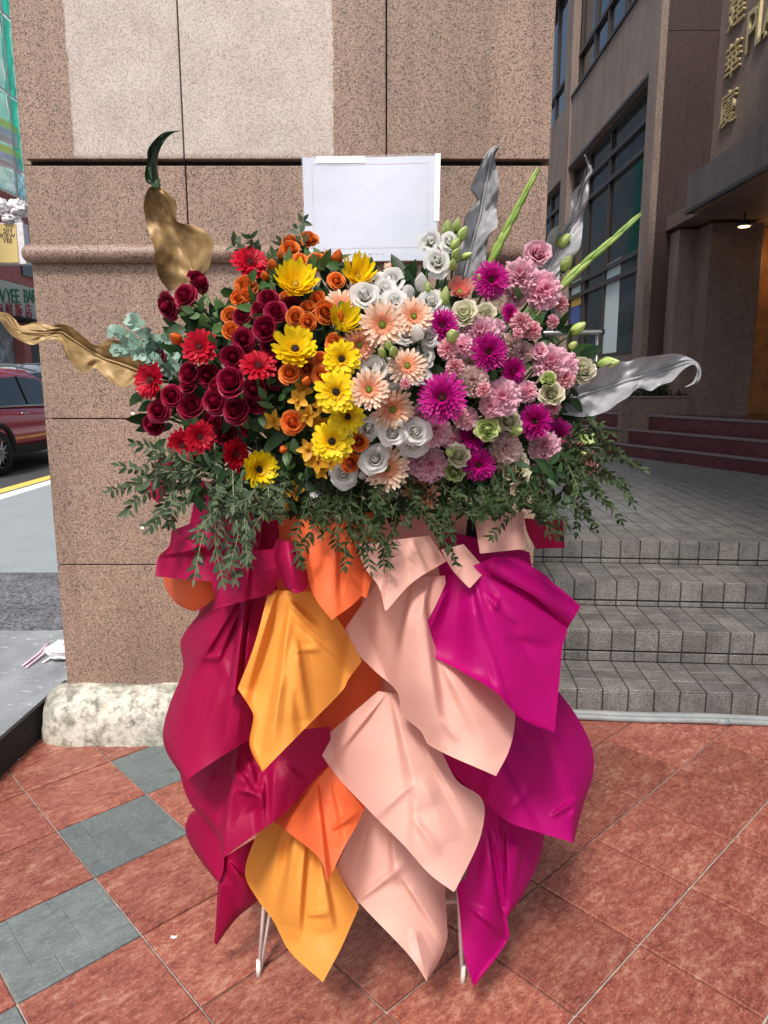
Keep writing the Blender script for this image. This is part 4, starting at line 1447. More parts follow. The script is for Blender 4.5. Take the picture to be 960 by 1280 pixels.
paper('lowest peach paper sheet with a small turned back corner', PK, c4((170, 380), (76, 590), (150, 692), (300, 850), (340, 900), (371, 951)), c4((440, 560), (432, 640), (438, 760), (438, 815), (415, 880), (374, 951)), 1.50, 1.42, 8, .03, .008, nc=5, curlR=.03, fl=F(c4, (255, 440, 270, 600, 14, .014, 'v'), (140, 695, 275, 590, 8, .011, 'r'), (275, 590, 420, 800, 16, .012, 'v'), (330, 780, 360, 900, 14, .008, 'r'), (190, 420, 120, 640, 16, .009, 'c')))
paper('lowest yellow orange paper sheet with its point almost on the tiles', O, c3((470, 540), (440, 590), (385, 765), (440, 880), (500, 960), (570, 1090), (703, 1214)), c3((740, 640), (770, 760), (857, 905), (820, 990), (780, 1080), (708, 1215)), 1.50, 1.40, 9, .035, .016, nc=7, folds=3, fl=F(c3, (600, 560, 545, 900, 18, .018, 'v'), (640, 600, 605, 960, 14, .018, 'c'), (690, 640, 735, 940, 13, .016, 'c'), (540, 580, 480, 860, 16, .012, 'r'), (640, 940, 720, 930, 7, .007, 'r')))
paper('red orange paper sheet overlapping the lowest yellow orange one', RD, c3((640, 430), (502, 552), (580, 610), (698, 712), (723, 801)), c3((735, 320), (882, 490), (840, 580), (800, 650), (727, 802)), 1.46, 1.37, 10, .03, .012, nc=6, folds=2, fl=F(c3, (680, 370, 715, 770, 16, .016, 'c'), (690, 360, 560, 560, 14, .010, 'v'), (735, 590, 840, 520, 8, .009, 'r'), (745, 380, 800, 620, 14, .010, 'v')))
paper('crumpled crimson paper sheet under the upper yellow orange one', C, c3((330, 200), (113, 350), (140, 440), (175, 500), (240, 570), (278, 640), (290, 705)), c3((735, 160), (742, 300), (650, 405), (560, 505), (480, 570), (400, 625), (294, 704)), 1.46, 1.40, 11, .035, .016, curlL=.05, nc=9, folds=4, crease=.011, fl=F(c3, (360, 215, 290, 700, 15, .024, 'v'), (345, 320, 430, 450, 10, .014, 'c'), (385, 240, 445, 450, 10, .015, 'c'), (455, 340, 460, 590, 9, .013, 'r'), (500, 300, 500, 560, 16, .016, 'v'), (350, 420, 440, 440, 6, .009, 'r'), (540, 300, 640, 420, 18, .008, 'c'), (250, 330, 200, 520, 20, .010, 'r')))
paper('large crimson paper sheet hanging down beside the pillar', C, c1((300, 380), (205, 490), (147, 580), (156, 690), (100, 840), (75, 950)) + c3((58, 260), (100, 330), (138, 378)), c1((520, 380), (520, 520), (500, 700), (450, 830)) + c3((420, 100), (400, 215), (300, 275), (143, 379)), 1.45, 1.36, 12, .05, .014, curlL=.06, nc=6, folds=3, crease=.009, fl=F(c1, (400, 380, 235, 640, 13, .016, 'c'), (415, 390, 305, 620, 12, .014, 'c'), (430, 400, 380, 900, 22, .020, 'v'), (290, 470, 130, 900, 30, .010, 'r'), (236, 655, 305, 640, 6, .008, 'r'), (330, 700, 200, 1060, 26, .008, 'v')))
paper('crimson paper edge rolled into a narrow tube beside the upper yellow orange sheet', C, c1((385, 395), (372, 520), (355, 640), (331, 797)), c1((430, 395), (420, 520), (400, 660), (378, 796)), 1.40, 1.335, 13, .03, .0, nc=0, folds=1)
paper('middle peach paper sheet pointing down behind the thin white leg', PK, c4((215, 10), (10, 185), (80, 285), (200, 412), (300, 512), (380, 602), (457, 660)), c4((275, 20), (350, 130), (415, 200), (470, 300), (545, 352), (560, 400), (540, 500), (463, 660)), 1.46, 1.35, 14, .04, .010, nc=7, folds=2, crease=.009, fl=F(c4, (255, 10, 335, 320, 22, .018, 'v'), (335, 300, 205, 415, 9, .010, 'r'), (240, 20, 60, 235, 14, .010, 'c'), (360, 180, 500, 420, 16, .010, 'v'), (330, 420, 400, 520, 10, .007, 'r'), (330, 320, 330, 520, 16, .008, 'v')))
paper('upper yellow orange paper sheet hanging in front of the crimson ones', O, c1((500, 375), (440, 600), (375, 770), (432, 860)) + c3((420, 120), (404, 235), (453, 345)), c1((690, 385), (800, 530), (872, 660), (820, 730)) + c3((790, 8), (640, 160), (458, 345)), 1.42, 1.31, 15, .045, .020, curlL=-.02, nc=8, folds=2, crease=.010, fl=F(c1, (545, 330, 395, 800, 24, .026, 'c'), (590, 380, 520, 960, 20, .022, 'v'), (575, 420, 700, 545, 9, .010, 'r'), (600, 500, 835, 725, 12, .010, 'c'), (610, 560, 645, 830, 12, .012, 'c'), (560, 700, 500, 960, 14, .009, 'r'), (590, 620, 690, 610, 6, .006, 'r')))
paper('upper red orange paper sheet under the dark green sprigs', RD, c1((575, 100), (600, 200), (645, 290), (680, 400), (748, 494)), c1((860, 60), (885, 180), (885, 300), (868, 400), (753, 495)), 1.44, 1.34, 16, .03, .012, nc=4, folds=2, fl=F(c1, (640, 120, 690, 400, 16, .012, 'v'), (770, 110, 760, 440, 18, .014, 'c'), (840, 130, 800, 400, 14, .010, 'v')))
paper('deep red paper slip hanging between the red orange and peach sheets', RD, [(432, 640), (440, 690), (452, 745)], [(470, 640), (472, 690), (458, 748)], 1.46, 1.40, 17, .01, .006, nc=2)
paper('long upper peach paper sheet partly covered by the magenta one', PK, c2((150, 300), (24, 480), (70, 550), (140, 620), (215, 690), (235, 770), (300, 830)) + c4((380, 185), (593, 284)), c2((385, 280), (400, 420), (450, 560), (560, 660), (622, 740), (632, 790)) + c4((640, 200), (597, 286)), 1.42, 1.31, 18, .045, .018, nc=7, folds=2, crease=.009, fl=F(c2, (275, 290, 205, 700, 22, .022, 'v'), (300, 290, 350, 780, 24, .024, 'c'), (330, 290, 300, 420, 8, .010, 'r'), (370, 780, 420, 850, 9, .006, 'r'), (355, 560, 520, 850, 24, .010, 'v')))
mtop = paper('top magenta paper sheet with its upper edge folded over', MG, c2((400, 280), (345, 400), (288, 500), (310, 545), (430, 612), (560, 690), (650, 782), (768, 836)), c2((560, 215), (640, 228), (760, 300), (815, 470), (800, 530), (790, 640), (780, 740), (772, 836)), 1.375, 1.29, 19, .045, .014, curlL=-.03, nc=6, folds=2, crease=.009, fl=F(c2, (470, 280, 560, 680, 22, .024, 'c'), (490, 290, 610, 760, 20, .020, 'v'), (395, 320, 320, 500, 14, .012, 'r'), (520, 340, 615, 430, 7, .010, 'r'), (575, 350, 560, 400, 6, .008, 'r'), (540, 300, 690, 500, 18, .008, 'v')))
paper(None, MG, c2((520, 262), (600, 300), (700, 355), (770, 420), (816, 470)), c2((560, 215), (650, 222), (740, 288), (810, 340), (864, 390)), 1.34, 1.315, 20, .03, .004, nc=1, n=30, m=16, name='folded_edge', parent=mtop)
paper('pale pink paper corner under the dark sprigs beside the steps', PK, [(592, 640), (596, 668), (600, 692)], [(655, 640), (655, 662), (657, 686)], 1.44, 1.40, 21, .02, .006, nc=2)
paper('dark magenta paper corner sticking out against the grey steps', 'w_crimson', [(655, 648), (660, 668), (670, 686)], [(704, 650), (705, 668), (706, 685)], 1.46, 1.45, 22, .01, .004, nc=1)
paper('small peach paper point hanging over the magenta sheet', PK, c2((370, 190), (410, 260), (468, 323)), c2((450, 170), (530, 262), (474, 324)), 1.37, 1.30, 23, .015, .006, nc=3)
paper('peach paper flap with a long point at the top of the skirt', PK, c2((70, 170), (100, 250), (150, 320), (173, 404)), c2((330, 140), (390, 230), (270, 305), (178, 405)), 1.39, 1.30, 24, .02, .010, nc=5, fl=F(c2, (200, 150, 172, 400, 14, .012, 'v'), (270, 150, 320, 280, 12, .010, 'c')))
paper('crimson paper sheet standing out sideways at the top beside the pillar', C, c1((110, 138), (100, 200), (58, 245), (44, 322)), c1((330, 60), (330, 180), (310, 290), (268, 342)), 1.42, 1.36, 25, .035, .006, nc=3, folds=1, curlL=-.02, fl=F(c1, (110, 140, 210, 205, 14, .014, 'c'), (60, 240, 260, 205, 16, .014, 'v')))
paper('crimson paper flap gathered over the top of the large crimson sheet', C, c1((285, 240), (270, 340), (285, 400), (271, 460)), c1((600, 200), (560, 300), (510, 392), (290, 450)), 1.38, 1.325, 26, .03, .010, nc=4, folds=2, fl=F(c1, (330, 250, 285, 450, 12, .012, 'v'), (430, 230, 400, 410, 14, .012, 'c')))
paper('small crimson paper roll at the top between crimson and orange sheets', C, c1((530, 170), (508, 242), (540, 300), (560, 360), (600, 388)), c1((600, 190), (640, 262), (658, 350), (640, 382), (606, 390)), 1.37, 1.32, 27, .05, .002, nc=1, folds=1, curlL=.03)
paper(None, PK, c4((281, 505), (276, 560), (273, 604)), c4((345, 562), (300, 585), (276, 605)), 1.37, 1.36, 28, .012, .0, nc=0, n=14, m=10, name='turned_corner', parent=bpy.data.objects['wrapping_paper'] if False else mtop) if False else None

# --- painted and green leaves standing out of the arrangement
def long_leaf(label, mats, sts, Y, seed, name, cat='leaf', n=64, m=14, group='painted leaves round the flowers', rib=1.0):
    # sts: (left edge, midrib, right edge) photo bearings with their own distance offsets
    rows = [[], [], []]
    P = []
    for k in range(3):
        P.append(catmull([(s[k][0], s[k][1], s[k][2] if len(s[k]) > 2 else 0) for s in sts], n))
    q = MB()
    gr, ts = [], []
    for i in range(n):
        t = i/(n-1)
        row = []
        for j in range(2*m+1):
            s = j/m
            a, b_ = (P[0][i], P[1][i]) if s <= 1 else (P[1][i], P[2][i])
            f = s if s <= 1 else s-1
            w = a + (b_-a)*f
            x = abs(s-1)
            d = w[2] + .015*x*x*math.sin(t*17+seed+(0 if s < 1 else 2)) - .003*math.exp(-(x/.06)**2)
            d += .0030*math.sin((t*48 + (-x if s < 1 else -x)*9))*min(1, x*3)*(1-x*.5)
            d += .005*noise.noise((t*6+seed, s*2.2, seed)) + .003*noise.noise((t*22, s*5, seed*2))
            row.append(at(w[0], w[1], Y + d))
        gr.append(row)
    q.grid(gr)
    mid = [at(P[1][i][0], P[1][i][1], Y + P[1][i][2] - .006) for i in range(0, int(n*rib), 3)]
    base = mid[0].copy()
    q.v = [tuple(Vector(p)-base) for p in q.v]
    root = thing(name, label, cat, base, group)
    q.build('blade', mats[0], root)
    q = MB()
    k = len(mid)
    q.tube([p-base for p in mid], [.0026*(1-.75*i/k)+.0004 for i in range(k)], 6)
    q.build('midrib', mats[0], root)
    q = MB()
    tgt = Vector((-.05 + .5*(base.x+.05), 1.60, 1.22 + .4*(base.z-1.3)))
    q.tube([Vector((0, .006, 0)), (tgt-base)*.5, tgt-base], [.005, .004, .004], 6)
    q.build('stalk', M['stem'], root)
    return root
def g1(x, y): return (160+x/5.82, 150+y/5.82)
long_leaf('gold painted leaf standing upright with a twisted dark green tip', [M['gold']], [
    ((*g1(300, 1250), .02), (*g1(485, 1150), .01), (*g1(560, 1130), .0)),
    ((*g1(225, 1140), .0), (*g1(440, 1030), .02), (*g1(598, 1050), -.02)),
    ((*g1(198, 1010), -.01), (*g1(400, 930), .025), (*g1(610, 960), -.03)),
    ((*g1(190, 940), -.01), (*g1(375, 880), .025), (*g1(627, 915), -.03)),
    ((*g1(160, 840), -.01), (*g1(345, 800), .025), (*g1(590, 830), -.03)),
    ((*g1(128, 720), -.015), (*g1(312, 705), .02), (*g1(480, 768), -.02)),
    ((*g1(113, 640), -.02), (*g1(285, 650), .015), (*g1(355, 735), -.01)),
    ((*g1(125, 560), -.02), (*g1(225, 565), .01), (*g1(352, 600), -.02)),
    ((*g1(158, 490), -.01), (*g1(190, 495), .0), (*g1(255, 500), .0)),
    ((*g1(236, 490), .01), (*g1(185, 470), .0), (*g1(135, 455), -.01)),
    ((*g1(220, 400), .02), (*g1(170, 395), .0), (*g1(122, 385), -.015)),
    ((*g1(214, 310), .02), (*g1(172, 310), .0), (*g1(140, 300), -.01)),
    ((*g1(228, 230), .03), (*g1(185, 225), .01), (*g1(142, 222), .0)),
    ((*g1(270, 150), .04), (*g1(230, 135), .03), (*g1(190, 148), .02)),
    ((*g1(322, 100), .05), (*g1(295, 92), .04), (*g1(262, 90), .04)),
    ((*g1(385, 79), .06), (*g1(384, 77), .06), (*g1(383, 75), .06))], 1.60, 1, 'gold_leaf', rib=.55)
def g2(x, y): return (x/4.8, 370+y/4.8)
long_leaf('worn gold painted leaf stretching sideways over the parked car', [M['gold_worn']], [
    ((*g2(840, 490), .0), (*g2(850, 455), .02), (*g2(860, 380), .0)),
    ((*g2(755, 545), -.02), (*g2(770, 425), .02), (*g2(800, 325), -.01)),
    ((*g2(700, 540), -.02), (*g2(690, 395), .02), (*g2(740, 280), -.02)),
    ((*g2(635, 490), -.02), (*g2(620, 375), .02), (*g2(660, 262), -.03)),
    ((*g2(570, 432), .0), (*g2(560, 340), .02), (*g2(575, 298), .01)),
    ((*g2(505, 462), -.03), (*g2(505, 305), .02), (*g2(522, 262), .0)),
    ((*g2(400, 365), -.02), (*g2(430, 255), .02), (*g2(455, 208), -.01)),
    ((*g2(355, 270), .0), (*g2(360, 212), .02), (*g2(400, 168), -.01)),
    ((*g2(265, 268), -.01), (*g2(280, 222), .01), (*g2(300, 176), .0)),
    ((*g2(200, 293), -.03), (*g2(205, 222), .0), (*g2(200, 156), .03)),
    ((*g2(115, 266), -.03), (*g2(120, 212), .0), (*g2(125, 180), .03)),
    ((*g2(55, 220), -.03), (*g2(75, 180), .0), (*g2(90, 138), .03)),
    ((*g2(10, 160), -.02), (*g2(30, 130), .0), (*g2(50, 106), .02)),
    ((*g2(-30, 112), .0), (*g2(-20, 108), .0), (*g2(-10, 94), .0)),
    ((*g2(-75, 90), .0), (*g2(-75, 88), .0), (*g2(-75, 86), .0))], 1.62, 2.4, 'gold_leaf')
def s1_(x, y): return (540+x/4.364, 160+y/4.364)
long_leaf('silver painted leaf standing upright just beside the white card', [M['silver']], [
    ((*s1_(115, 830), .0), (*s1_(175, 830), .02), (*s1_(290, 760), .0)),
    ((*s1_(150, 690), -.02), (*s1_(212, 660), .02), (*s1_(303, 630), -.02)),
    ((*s1_(168, 590), -.02), (*s1_(235, 570), .02), (*s1_(322, 568), -.02)),
    ((*s1_(178, 490), -.03), (*s1_(262, 480), .02), (*s1_(356, 540), -.03)),
    ((*s1_(243, 392), .0), (*s1_(278, 390), .02), (*s1_(352, 440), -.01)),
    ((*s1_(210, 336), -.03), (*s1_(293, 320), .02), (*s1_(366, 330), -.02)),
    ((*s1_(238, 262), -.02), (*s1_(305, 255), .02), (*s1_(360, 260), .0)),
    ((*s1_(270, 188), .0), (*s1_(318, 195), .01), (*s1_(345, 185), .02)),
    ((*s1_(308, 122), .0), (*s1_(333, 135), .0), (*s1_(348, 140), .01)),
    ((*s1_(345, 95), .0), (*s1_(355, 100), .0), (*s1_(368, 105), .0))], 1.60, 3.3, 'silver_leaf')
long_leaf('wavy silver painted leaf with a curled tip before the dark windows', [M['silver']], [
    ((*s1_(560, 850), .0), (*s1_(610, 850), .01), (*s1_(690, 830), .0)),
    ((*s1_(605, 740), -.01), (*s1_(660, 715), .02), (*s1_(775, 700), -.02)),
    ((*s1_(628, 600), -.03), (*s1_(705, 630), .02), (*s1_(808, 645), -.02)),
    ((*s1_(665, 543), -.02), (*s1_(740, 560), .02), (*s1_(822, 540), .0)),
    ((*s1_(740, 515), -.01), (*s1_(780, 490), .02), (*s1_(826, 470), .02)),
    ((*s1_(756, 450), -.02), (*s1_(795, 420), .01), (*s1_(852, 390), .0)),
    ((*s1_(768, 355), -.01), (*s1_(812, 345), .01), (*s1_(856, 330), -.01)),
    ((*s1_(825, 292), .0), (*s1_(838, 285), .0), (*s1_(855, 285), .0)),
    ((*s1_(852, 235), .02), (*s1_(862, 238), .0), (*s1_(877, 240), -.01)),
    ((*s1_(836, 165), .03), (*s1_(848, 175), .01), (*s1_(862, 190), .0)),
    ((*s1_(831, 146), .02), (*s1_(832, 146), .01), (*s1_(834, 148), .0))], 1.60, 4.1, 'silver_leaf')
def s3_(x, y): return (690+x/4.8, 420+y/4.8)
long_leaf('broad silver painted leaf lying sideways with its tip curled down', [M['silver']], [
    ((*s3_(60, 470), .0), (*s3_(90, 390), .02), (*s3_(110, 330), .0)),
    ((*s3_(210, 485), -.02), (*s3_(200, 345), .02), (*s3_(190, 250), -.01)),
    ((*s3_(330, 450), -.03), (*s3_(300, 318), .02), (*s3_(300, 185), -.02)),
    ((*s3_(400, 400), -.02), (*s3_(380, 292), .02), (*s3_(400, 148), -.03)),
    ((*s3_(455, 368), -.01), (*s3_(450, 268), .02), (*s3_(450, 155), .0)),
    ((*s3_(520, 312), .0), (*s3_(520, 248), .02), (*s3_(520, 130), -.02)),
    ((*s3_(590, 330), -.04), (*s3_(590, 228), .02), (*s3_(605, 120), -.02)),
    ((*s3_(650, 295), -.02), (*s3_(650, 212), .02), (*s3_(670, 112), -.02)),
    ((*s3_(720, 272), -.03), (*s3_(730, 185), .01), (*s3_(735, 105), -.01)),
    ((*s3_(790, 200), -.03), (*s3_(810, 160), .0), (*s3_(815, 125), .0)),
    ((*s3_(850, 172), -.03), (*s3_(868, 165), -.01), (*s3_(880, 165), .01)),
    ((*s3_(868, 220), -.03), (*s3_(882, 218), -.02), (*s3_(897, 215), .0)),
    ((*s3_(845, 272), -.03), (*s3_(858, 278), -.02), (*s3_(880, 270), -.01)),
    ((*s3_(800, 304), -.03), (*s3_(802, 306), -.03), (*s3_(804, 308), -.03))], 1.56, 5.2, 'silver_leaf')
def gladiolus(label, pts, Y):
    P = catmull(pts, 34)
    base = at(P[0][0], P[0][1], Y)
    root = thing('gladiolus_spike', label, 'flower bud', base, 'green gladiolus spikes')
    C_ = [at(p[0], p[1], Y)-base for p in P]
    q = MB()
    q.tube(C_, [.0055*(1-.8*i/33)+.001 for i in range(34)], 8)
    q.build('stem', M['glad'], root)
    for k in range(11):
        i0 = 1 + int(k*2.75)
        i1 = min(33, i0+11)
        seg = C_[i0:i1+1]
        d = (seg[-1]-seg[0]).normalized()
        sd2 = d.cross(Vector((0, 1, 0))).normalized()*(1 if k % 2 else -1)
        n_ = len(seg)
        fat = .0075*(1-.60*k/11)
        q = MB()
        q.tube([p + sd2*(.001+fat*.30*math.sin(PI*min(1, j/(n_-1)*.8)))+Vector((0, -.003, 0)) for j, p in enumerate(seg)], [max(.0006, fat*math.sin(PI*min(1, (j+.25)/(n_-.4)))**.8) for j in range(n_)], 8)
        q.build('bud_sheath', M['glad'], root)
gladiolus('green gladiolus spike rising beside the silver leaf against the pillar', [(606, 340), (617, 318), (634, 285), (652, 250), (673, 210)], 1.58)
gladiolus('green gladiolus spike slanting out across the dark windows', [(688, 374), (703, 356), (730, 330), (765, 300), (801, 267)], 1.56)

# ================================================================== FLOWERS
# every bloom model faces local +Z, is about one unit across and is scaled by its thing's Empty
def petal_rows(L, W, n, m, rise, cup, roll, base_r, az, notch=.0, twist=0, wavy=0, ph=0):
    ca_, sa_ = math.cos(az), math.sin(az)
    rows, ts = [], []
    for i in range(n+1):
        t = i/n
        w = W*.5*(.42+.58*math.sin(PI*min(1, t*.95+.05)*.62)**1.0)*(1 if t < .72 else math.sqrt(max(.02, 1-((t-.72)/.29)**2)))
        row = []
        for j in range(m+1):
            s = 2*j/m-1
            rr = base_r + L*t - (notch*L*(1-abs(s)) if i == n else 0)
            h = rise*t + cup*t*t + roll*w*(s*s)*2 + wavy*math.sin(t*9+ph+s*2)*t
            y = s*w + twist*t*h
            row.append((rr*ca_ - y*sa_, rr*sa_ + y*ca_, h))
            ts.append(t)
        rows.append(row)
    return rows, ts
def gerbera(seed, cup=.0, rings=3, cnt=17, wid=.115, fringe=30, fr=.17, disc_r=.085, droop=-.03):
    rg = random.Random(seed)
    q = MB()
    for k in range(rings):
        L = .5 - .15 - .065*k
        for i in range(cnt - 2*k):
            az = 2*PI*(i + .5*k + rg.uniform(-.22, .22))/(cnt-2*k)
            l = L*rg.uniform(.88, 1.06)
            w = wid*rg.uniform(.85, 1.12)*(1-.08*k)
            rows, ts = petal_rows(l, w, 6, 2, droop+.05*k+rg.uniform(-.02, .03), cup*(1-.1*k)+rg.uniform(-.03, .04), rg.uniform(.04, .22), .13-.012*k, az, .05, rg.uniform(-.3, .3), .006, rg.random()*6)
            rows = [[(x, y, z+.012*k) for x, y, z in r] for r in rows]
            q.grid(rows, ts, rg.random())
    pm = q
    q = MB()
    for i in range(fringe):                       # short tube florets round the eye
        az = 2*PI*(i+rg.uniform(-.3, .3))/fringe
        rows, ts = petal_rows(rg.uniform(.5, 1)*(fr-.06), .028, 3, 2, .05, .02, .1, .075, az)
        q.grid([[(x, y, z+.035) for x, y, z in r] for r in rows], [t*.35 for t in ts], rg.random())
    fm = q
    q = MB()
    rows = []
    for i in range(6):
        r_ = disc_r*i/5
        rows.append([(r_*math.cos(2*PI*j/16), r_*math.sin(2*PI*j/16), .06-.03*(i/5)**2) for j in range(16)])
    q.grid(rows, closed=True)
    for i in range(46):
        r_ = disc_r*math.sqrt((i+.5)/46)
        a = i*2.39996
        c = Vector((r_*math.cos(a), r_*math.sin(a), .05))
        q.tube([c, c+Vector((.004*math.cos(a), .004*math.sin(a), rg.uniform(.012, .03)))], [.008, .005], 5)
    return pm, fm, q
def rosette(seed, n=20, ruffle=.0, height=.34, openness=1.0, rim=.06, hw0=2.0, hw1=.78, inner=.05, jag=0, m=10, nb=6):
    rg = random.Random(seed)
    q = MB()
    for i in range(n):
        f = i/(n-1)
        phi = i*2.39996 + rg.uniform(-.15, .15)
        r_ = (inner + (.47-inner)*f**.9)
        hw = hw0 + (hw1-hw0)*f**.7
        zt = height*(.72 - .95*f**1.35*openness) + rg.uniform(-.02, .02)
        zb_ = -.26
        rows, ts = [], []
        ph = rg.random()*6
        for j in range(nb+1):
            b_ = j/nb
            row = []
            for k in range(m+1):
                a = 2*k/m-1
                ang = phi + a*hw*(.45+.55*math.sin(PI*.5*min(1, b_*1.25+.1)))
                rr = r_*(.40+.60*b_**.55) + .022*a
                z = zb_ + (zt-zb_)*b_ - (.05+.07*f)*a*a*b_*b_
                if b_ > .7:
                    g = (b_-.7)/.3
                    rr += rim*f**.6*g*g*(1-.5*a*a)
                    z -= .05*f*g*g
                if b_ > .55 and f < .5:
                    rr *= 1 - .85*(1-f/.5)*((b_-.55)/.45)
                rr += ruffle*math.sin(a*7+ph)*b_**2
                z += ruffle*.8*math.cos(a*6+ph*2)*b_**2 + (jag*rg.uniform(-1, 1) if j == nb else 0)
                row.append((rr*math.cos(ang), rr*math.sin(ang), z))
                ts.append(b_)
            rows.append(row)
        q.grid(rows, ts, rg.random())
    return q
def carnation(seed, rings=6, cnt=8):
    rg = random.Random(seed)
    q = MB()
    for k in range(rings):
        f = k/(rings-1)
        Rk = .50 - .36*f
        for i in range(max(4, cnt - k//2)):
            az = 2*PI*(i + rg.random()*.7)/max(4, cnt-k//2) + k
            hw = .66 + .25*f
            ph = rg.random()*6
            rows, ts = [], []
            lift = -.08 + .36*f + rg.uniform(-.04, .04)
            for j in range(6):
                b_ = j/5
                row = []
                for kk in range(13):
                    a = 2*kk/12-1
                    ang = az + a*hw*b_**.6
                    rr = Rk*b_*(1+.05*math.sin(a*16+ph) + (rg.uniform(-.06, .05) if j == 5 else 0))
                    z = lift*b_ + .13*b_*b_*math.sin(a*5.5+ph)*(1-.2*f) - .05*a*a*b_ + (rg.uniform(-.015, .015) if j == 5 else 0)
                    row.append((rr*math.cos(ang), rr*math.sin(ang), z))
                    ts.append(b_)
                rows.append(row)
            q.grid(rows, ts, rg.random())
    return q
def bud(seed, L=1.0, fat=.30):
    rg = random.Random(seed)
    q = MB()
    rows, ts = [], []
    for i in range(15):
        t = i/14
        r_ = fat*math.sin(PI*min(1, (t*.92+.06)))**.75*(1-.42*t)
        rows.append([(r_*(1+.13*math.sin(3*th+t*5))*math.cos(th), r_*(1+.13*math.sin(3*th+t*5))*math.sin(th), -.45*L+L*t) for th in [2*PI*j/18 for j in range(18)]])
        ts += [t*.9+.1]*18
    q.grid(rows, ts, .7, True)
    for i in range(3):                            # overlapping petal edges spiralling up the bud
        rows, ts = [], []
        for j in range(10):
            t = j/9
            th = i*2.1 + t*1.7
            r_ = fat*math.sin(PI*min(1, (t*.92+.06)))**.75*(1-.42*t)*1.10
            row = []
            for k in range(4):
                a = th + k*.22
                rr = r_*(1+.06*k/3)
                row.append((rr*math.cos(a), rr*math.sin(a), -.45*L+L*t*1.02))
                ts.append(t)
            rows.append(row)
        q.grid(rows, ts, rg.random())
    return q
def calyx(r_=.16, z0=-.34, L=.30, n=5, spread=1.0):
    q = MB()
    q.tube([(0, 0, z0-.05), (0, 0, z0), (0, 0, z0+.10)], [.03, r_*.7, r_*.8], 10)
    for i in range(n):
        az = 2*PI*i/n
        rows = []
        for j in range(5):
            t = j/4
            w = .07*math.sin(PI*min(1, t*.8+.2))*(1-t*.6)
            rr = r_*(.7+.55*t*spread)
            rows.append([(rr*math.cos(az)-s*w*math.sin(az), rr*math.sin(az)+s*w*math.cos(az), z0+.06+L*t) for s in (-1, 0, 1)])
        q.grid(rows)
    return q
def orchid_petal(L, W, az, rise, cup):
    q = MB()
    rows, ts = [], []
    for i in range(8):
        t = i/7
        w = W*.5*math.sin(PI*min(1, t**.75*.9+.08))**.7
        row = []
        for j in range(5):
            s = j/2-1
            rr = .03+L*t
            row.append((rr*math.cos(az)-s*w*math.sin(az), rr*math.sin(az)+s*w*math.cos(az), rise*t+cup*t*t+.18*w*s*s))
            ts.append(t)
        rows.append(row)
    q.grid(rows, ts)
    return q

# mesh library: a few variants of every kind, shared by the copies
LIB = {}
def lib_gerbera(key, pm, disc, cups, **kw):
    LIB[key] = []
    for i, c_ in enumerate(cups):
        a, f_, d = gerbera(hash_(key)+i*11, c_, **kw)
        LIB[key].append([('petals', a.mesh('petals', M[pm])), ('inner_florets', f_.mesh('inner_florets', M[kw.get('fm', pm)] if False else M[pm])), ('disc', d.mesh('disc', M[disc])), ('calyx', CAL)])
def hash_(s):
    return sum(ord(ch)*(i+3) for i, ch in enumerate(s))
CAL = calyx(.12, -.14, .13, 9).mesh('calyx', M['stem'])
CALR = calyx(.17, -.36, .34, 5, 1.5).mesh('calyx', M['stem'])
CALB = calyx(.20, -.62, .46, 5, .9).mesh('calyx', M['stem'])
lib_gerbera('red_g', 'p_red', 'd_maroon', (.0, .03, .06), cnt=18, wid=.12, disc_r=.07)
lib_gerbera('yellow_g', 'p_yellow', 'd_dark', (.0, .05, .02), cnt=18, wid=.135, disc_r=.085, rings=3)
lib_gerbera('yellow_cup', 'p_yellow', 'd_yellow', (.30, .42), cnt=18, wid=.13, disc_r=.07)
lib_gerbera('yellow_bowl', 'p_yellow', 'd_dark', (.16, .20), cnt=18, wid=.135, disc_r=.085)
lib_gerbera('peach_g', 'p_peach', 'd_green', (.0, .05, .08), cnt=22, wid=.085, disc_r=.065, fringe=44, fr=.21)
lib_gerbera('deep_g', 'p_deep_peach', 'd_green', (.05, .12), cnt=20, wid=.085, disc_r=.06, fringe=40, fr=.21)
lib_gerbera('coral_g', 'p_coral', 'd_green', (.35,), cnt=18, wid=.1)
lib_gerbera('magenta_g', 'p_magenta', 'd_maroon', (.02, .06, .0), cnt=32, wid=.065, rings=5, fringe=44, fr=.22, disc_r=.05)
def lib_rose(key, pm, n_var, cal=CALR, **kw):
    LIB[key] = []
    for i in range(n_var):
        k2 = dict(kw)
        k2['openness'] = (.75, 1.05, 1.25, .9, .6, 1.1)[i % 6]
        k2['height'] = kw['height']*(1.1, .9, 1.0, 1.2, 1.3, .8)[i % 6]
        k2['n'] = kw['n'] + (0, 3, -3, 2, -5, 4)[i % 6]
        LIB[key].append([('petals', rosette(hash_(key)+i*7, **k2).mesh('petals', M[pm])), ('calyx', cal)])
lib_rose('wine', 'p_wine', 6, n=30, height=.36, rim=.055, jag=.014, ruffle=.008)
lib_rose('orange', 'p_orange', 6, n=24, height=.40, rim=.05, jag=.01, ruffle=.006)
lib_rose('white', 'p_white', 5, n=11, height=.30, ruffle=.024, rim=.16, hw1=1.0, inner=.10)
lib_rose('cream', 'p_cream', 3, n=18, height=.42, ruffle=.03, rim=.06, jag=.015)
lib_rose('green', 'p_green', 2, n=15, height=.50, ruffle=.025, rim=.02, jag=.015)
lib_rose('rosepink', 'p_pink', 2, n=16, height=.42, ruffle=.025, rim=.06)
LIB['carn'] = [[('petals', carnation(50+i).mesh('petals', M['p_pink'])), ('calyx', CALR)] for i in range(4)]
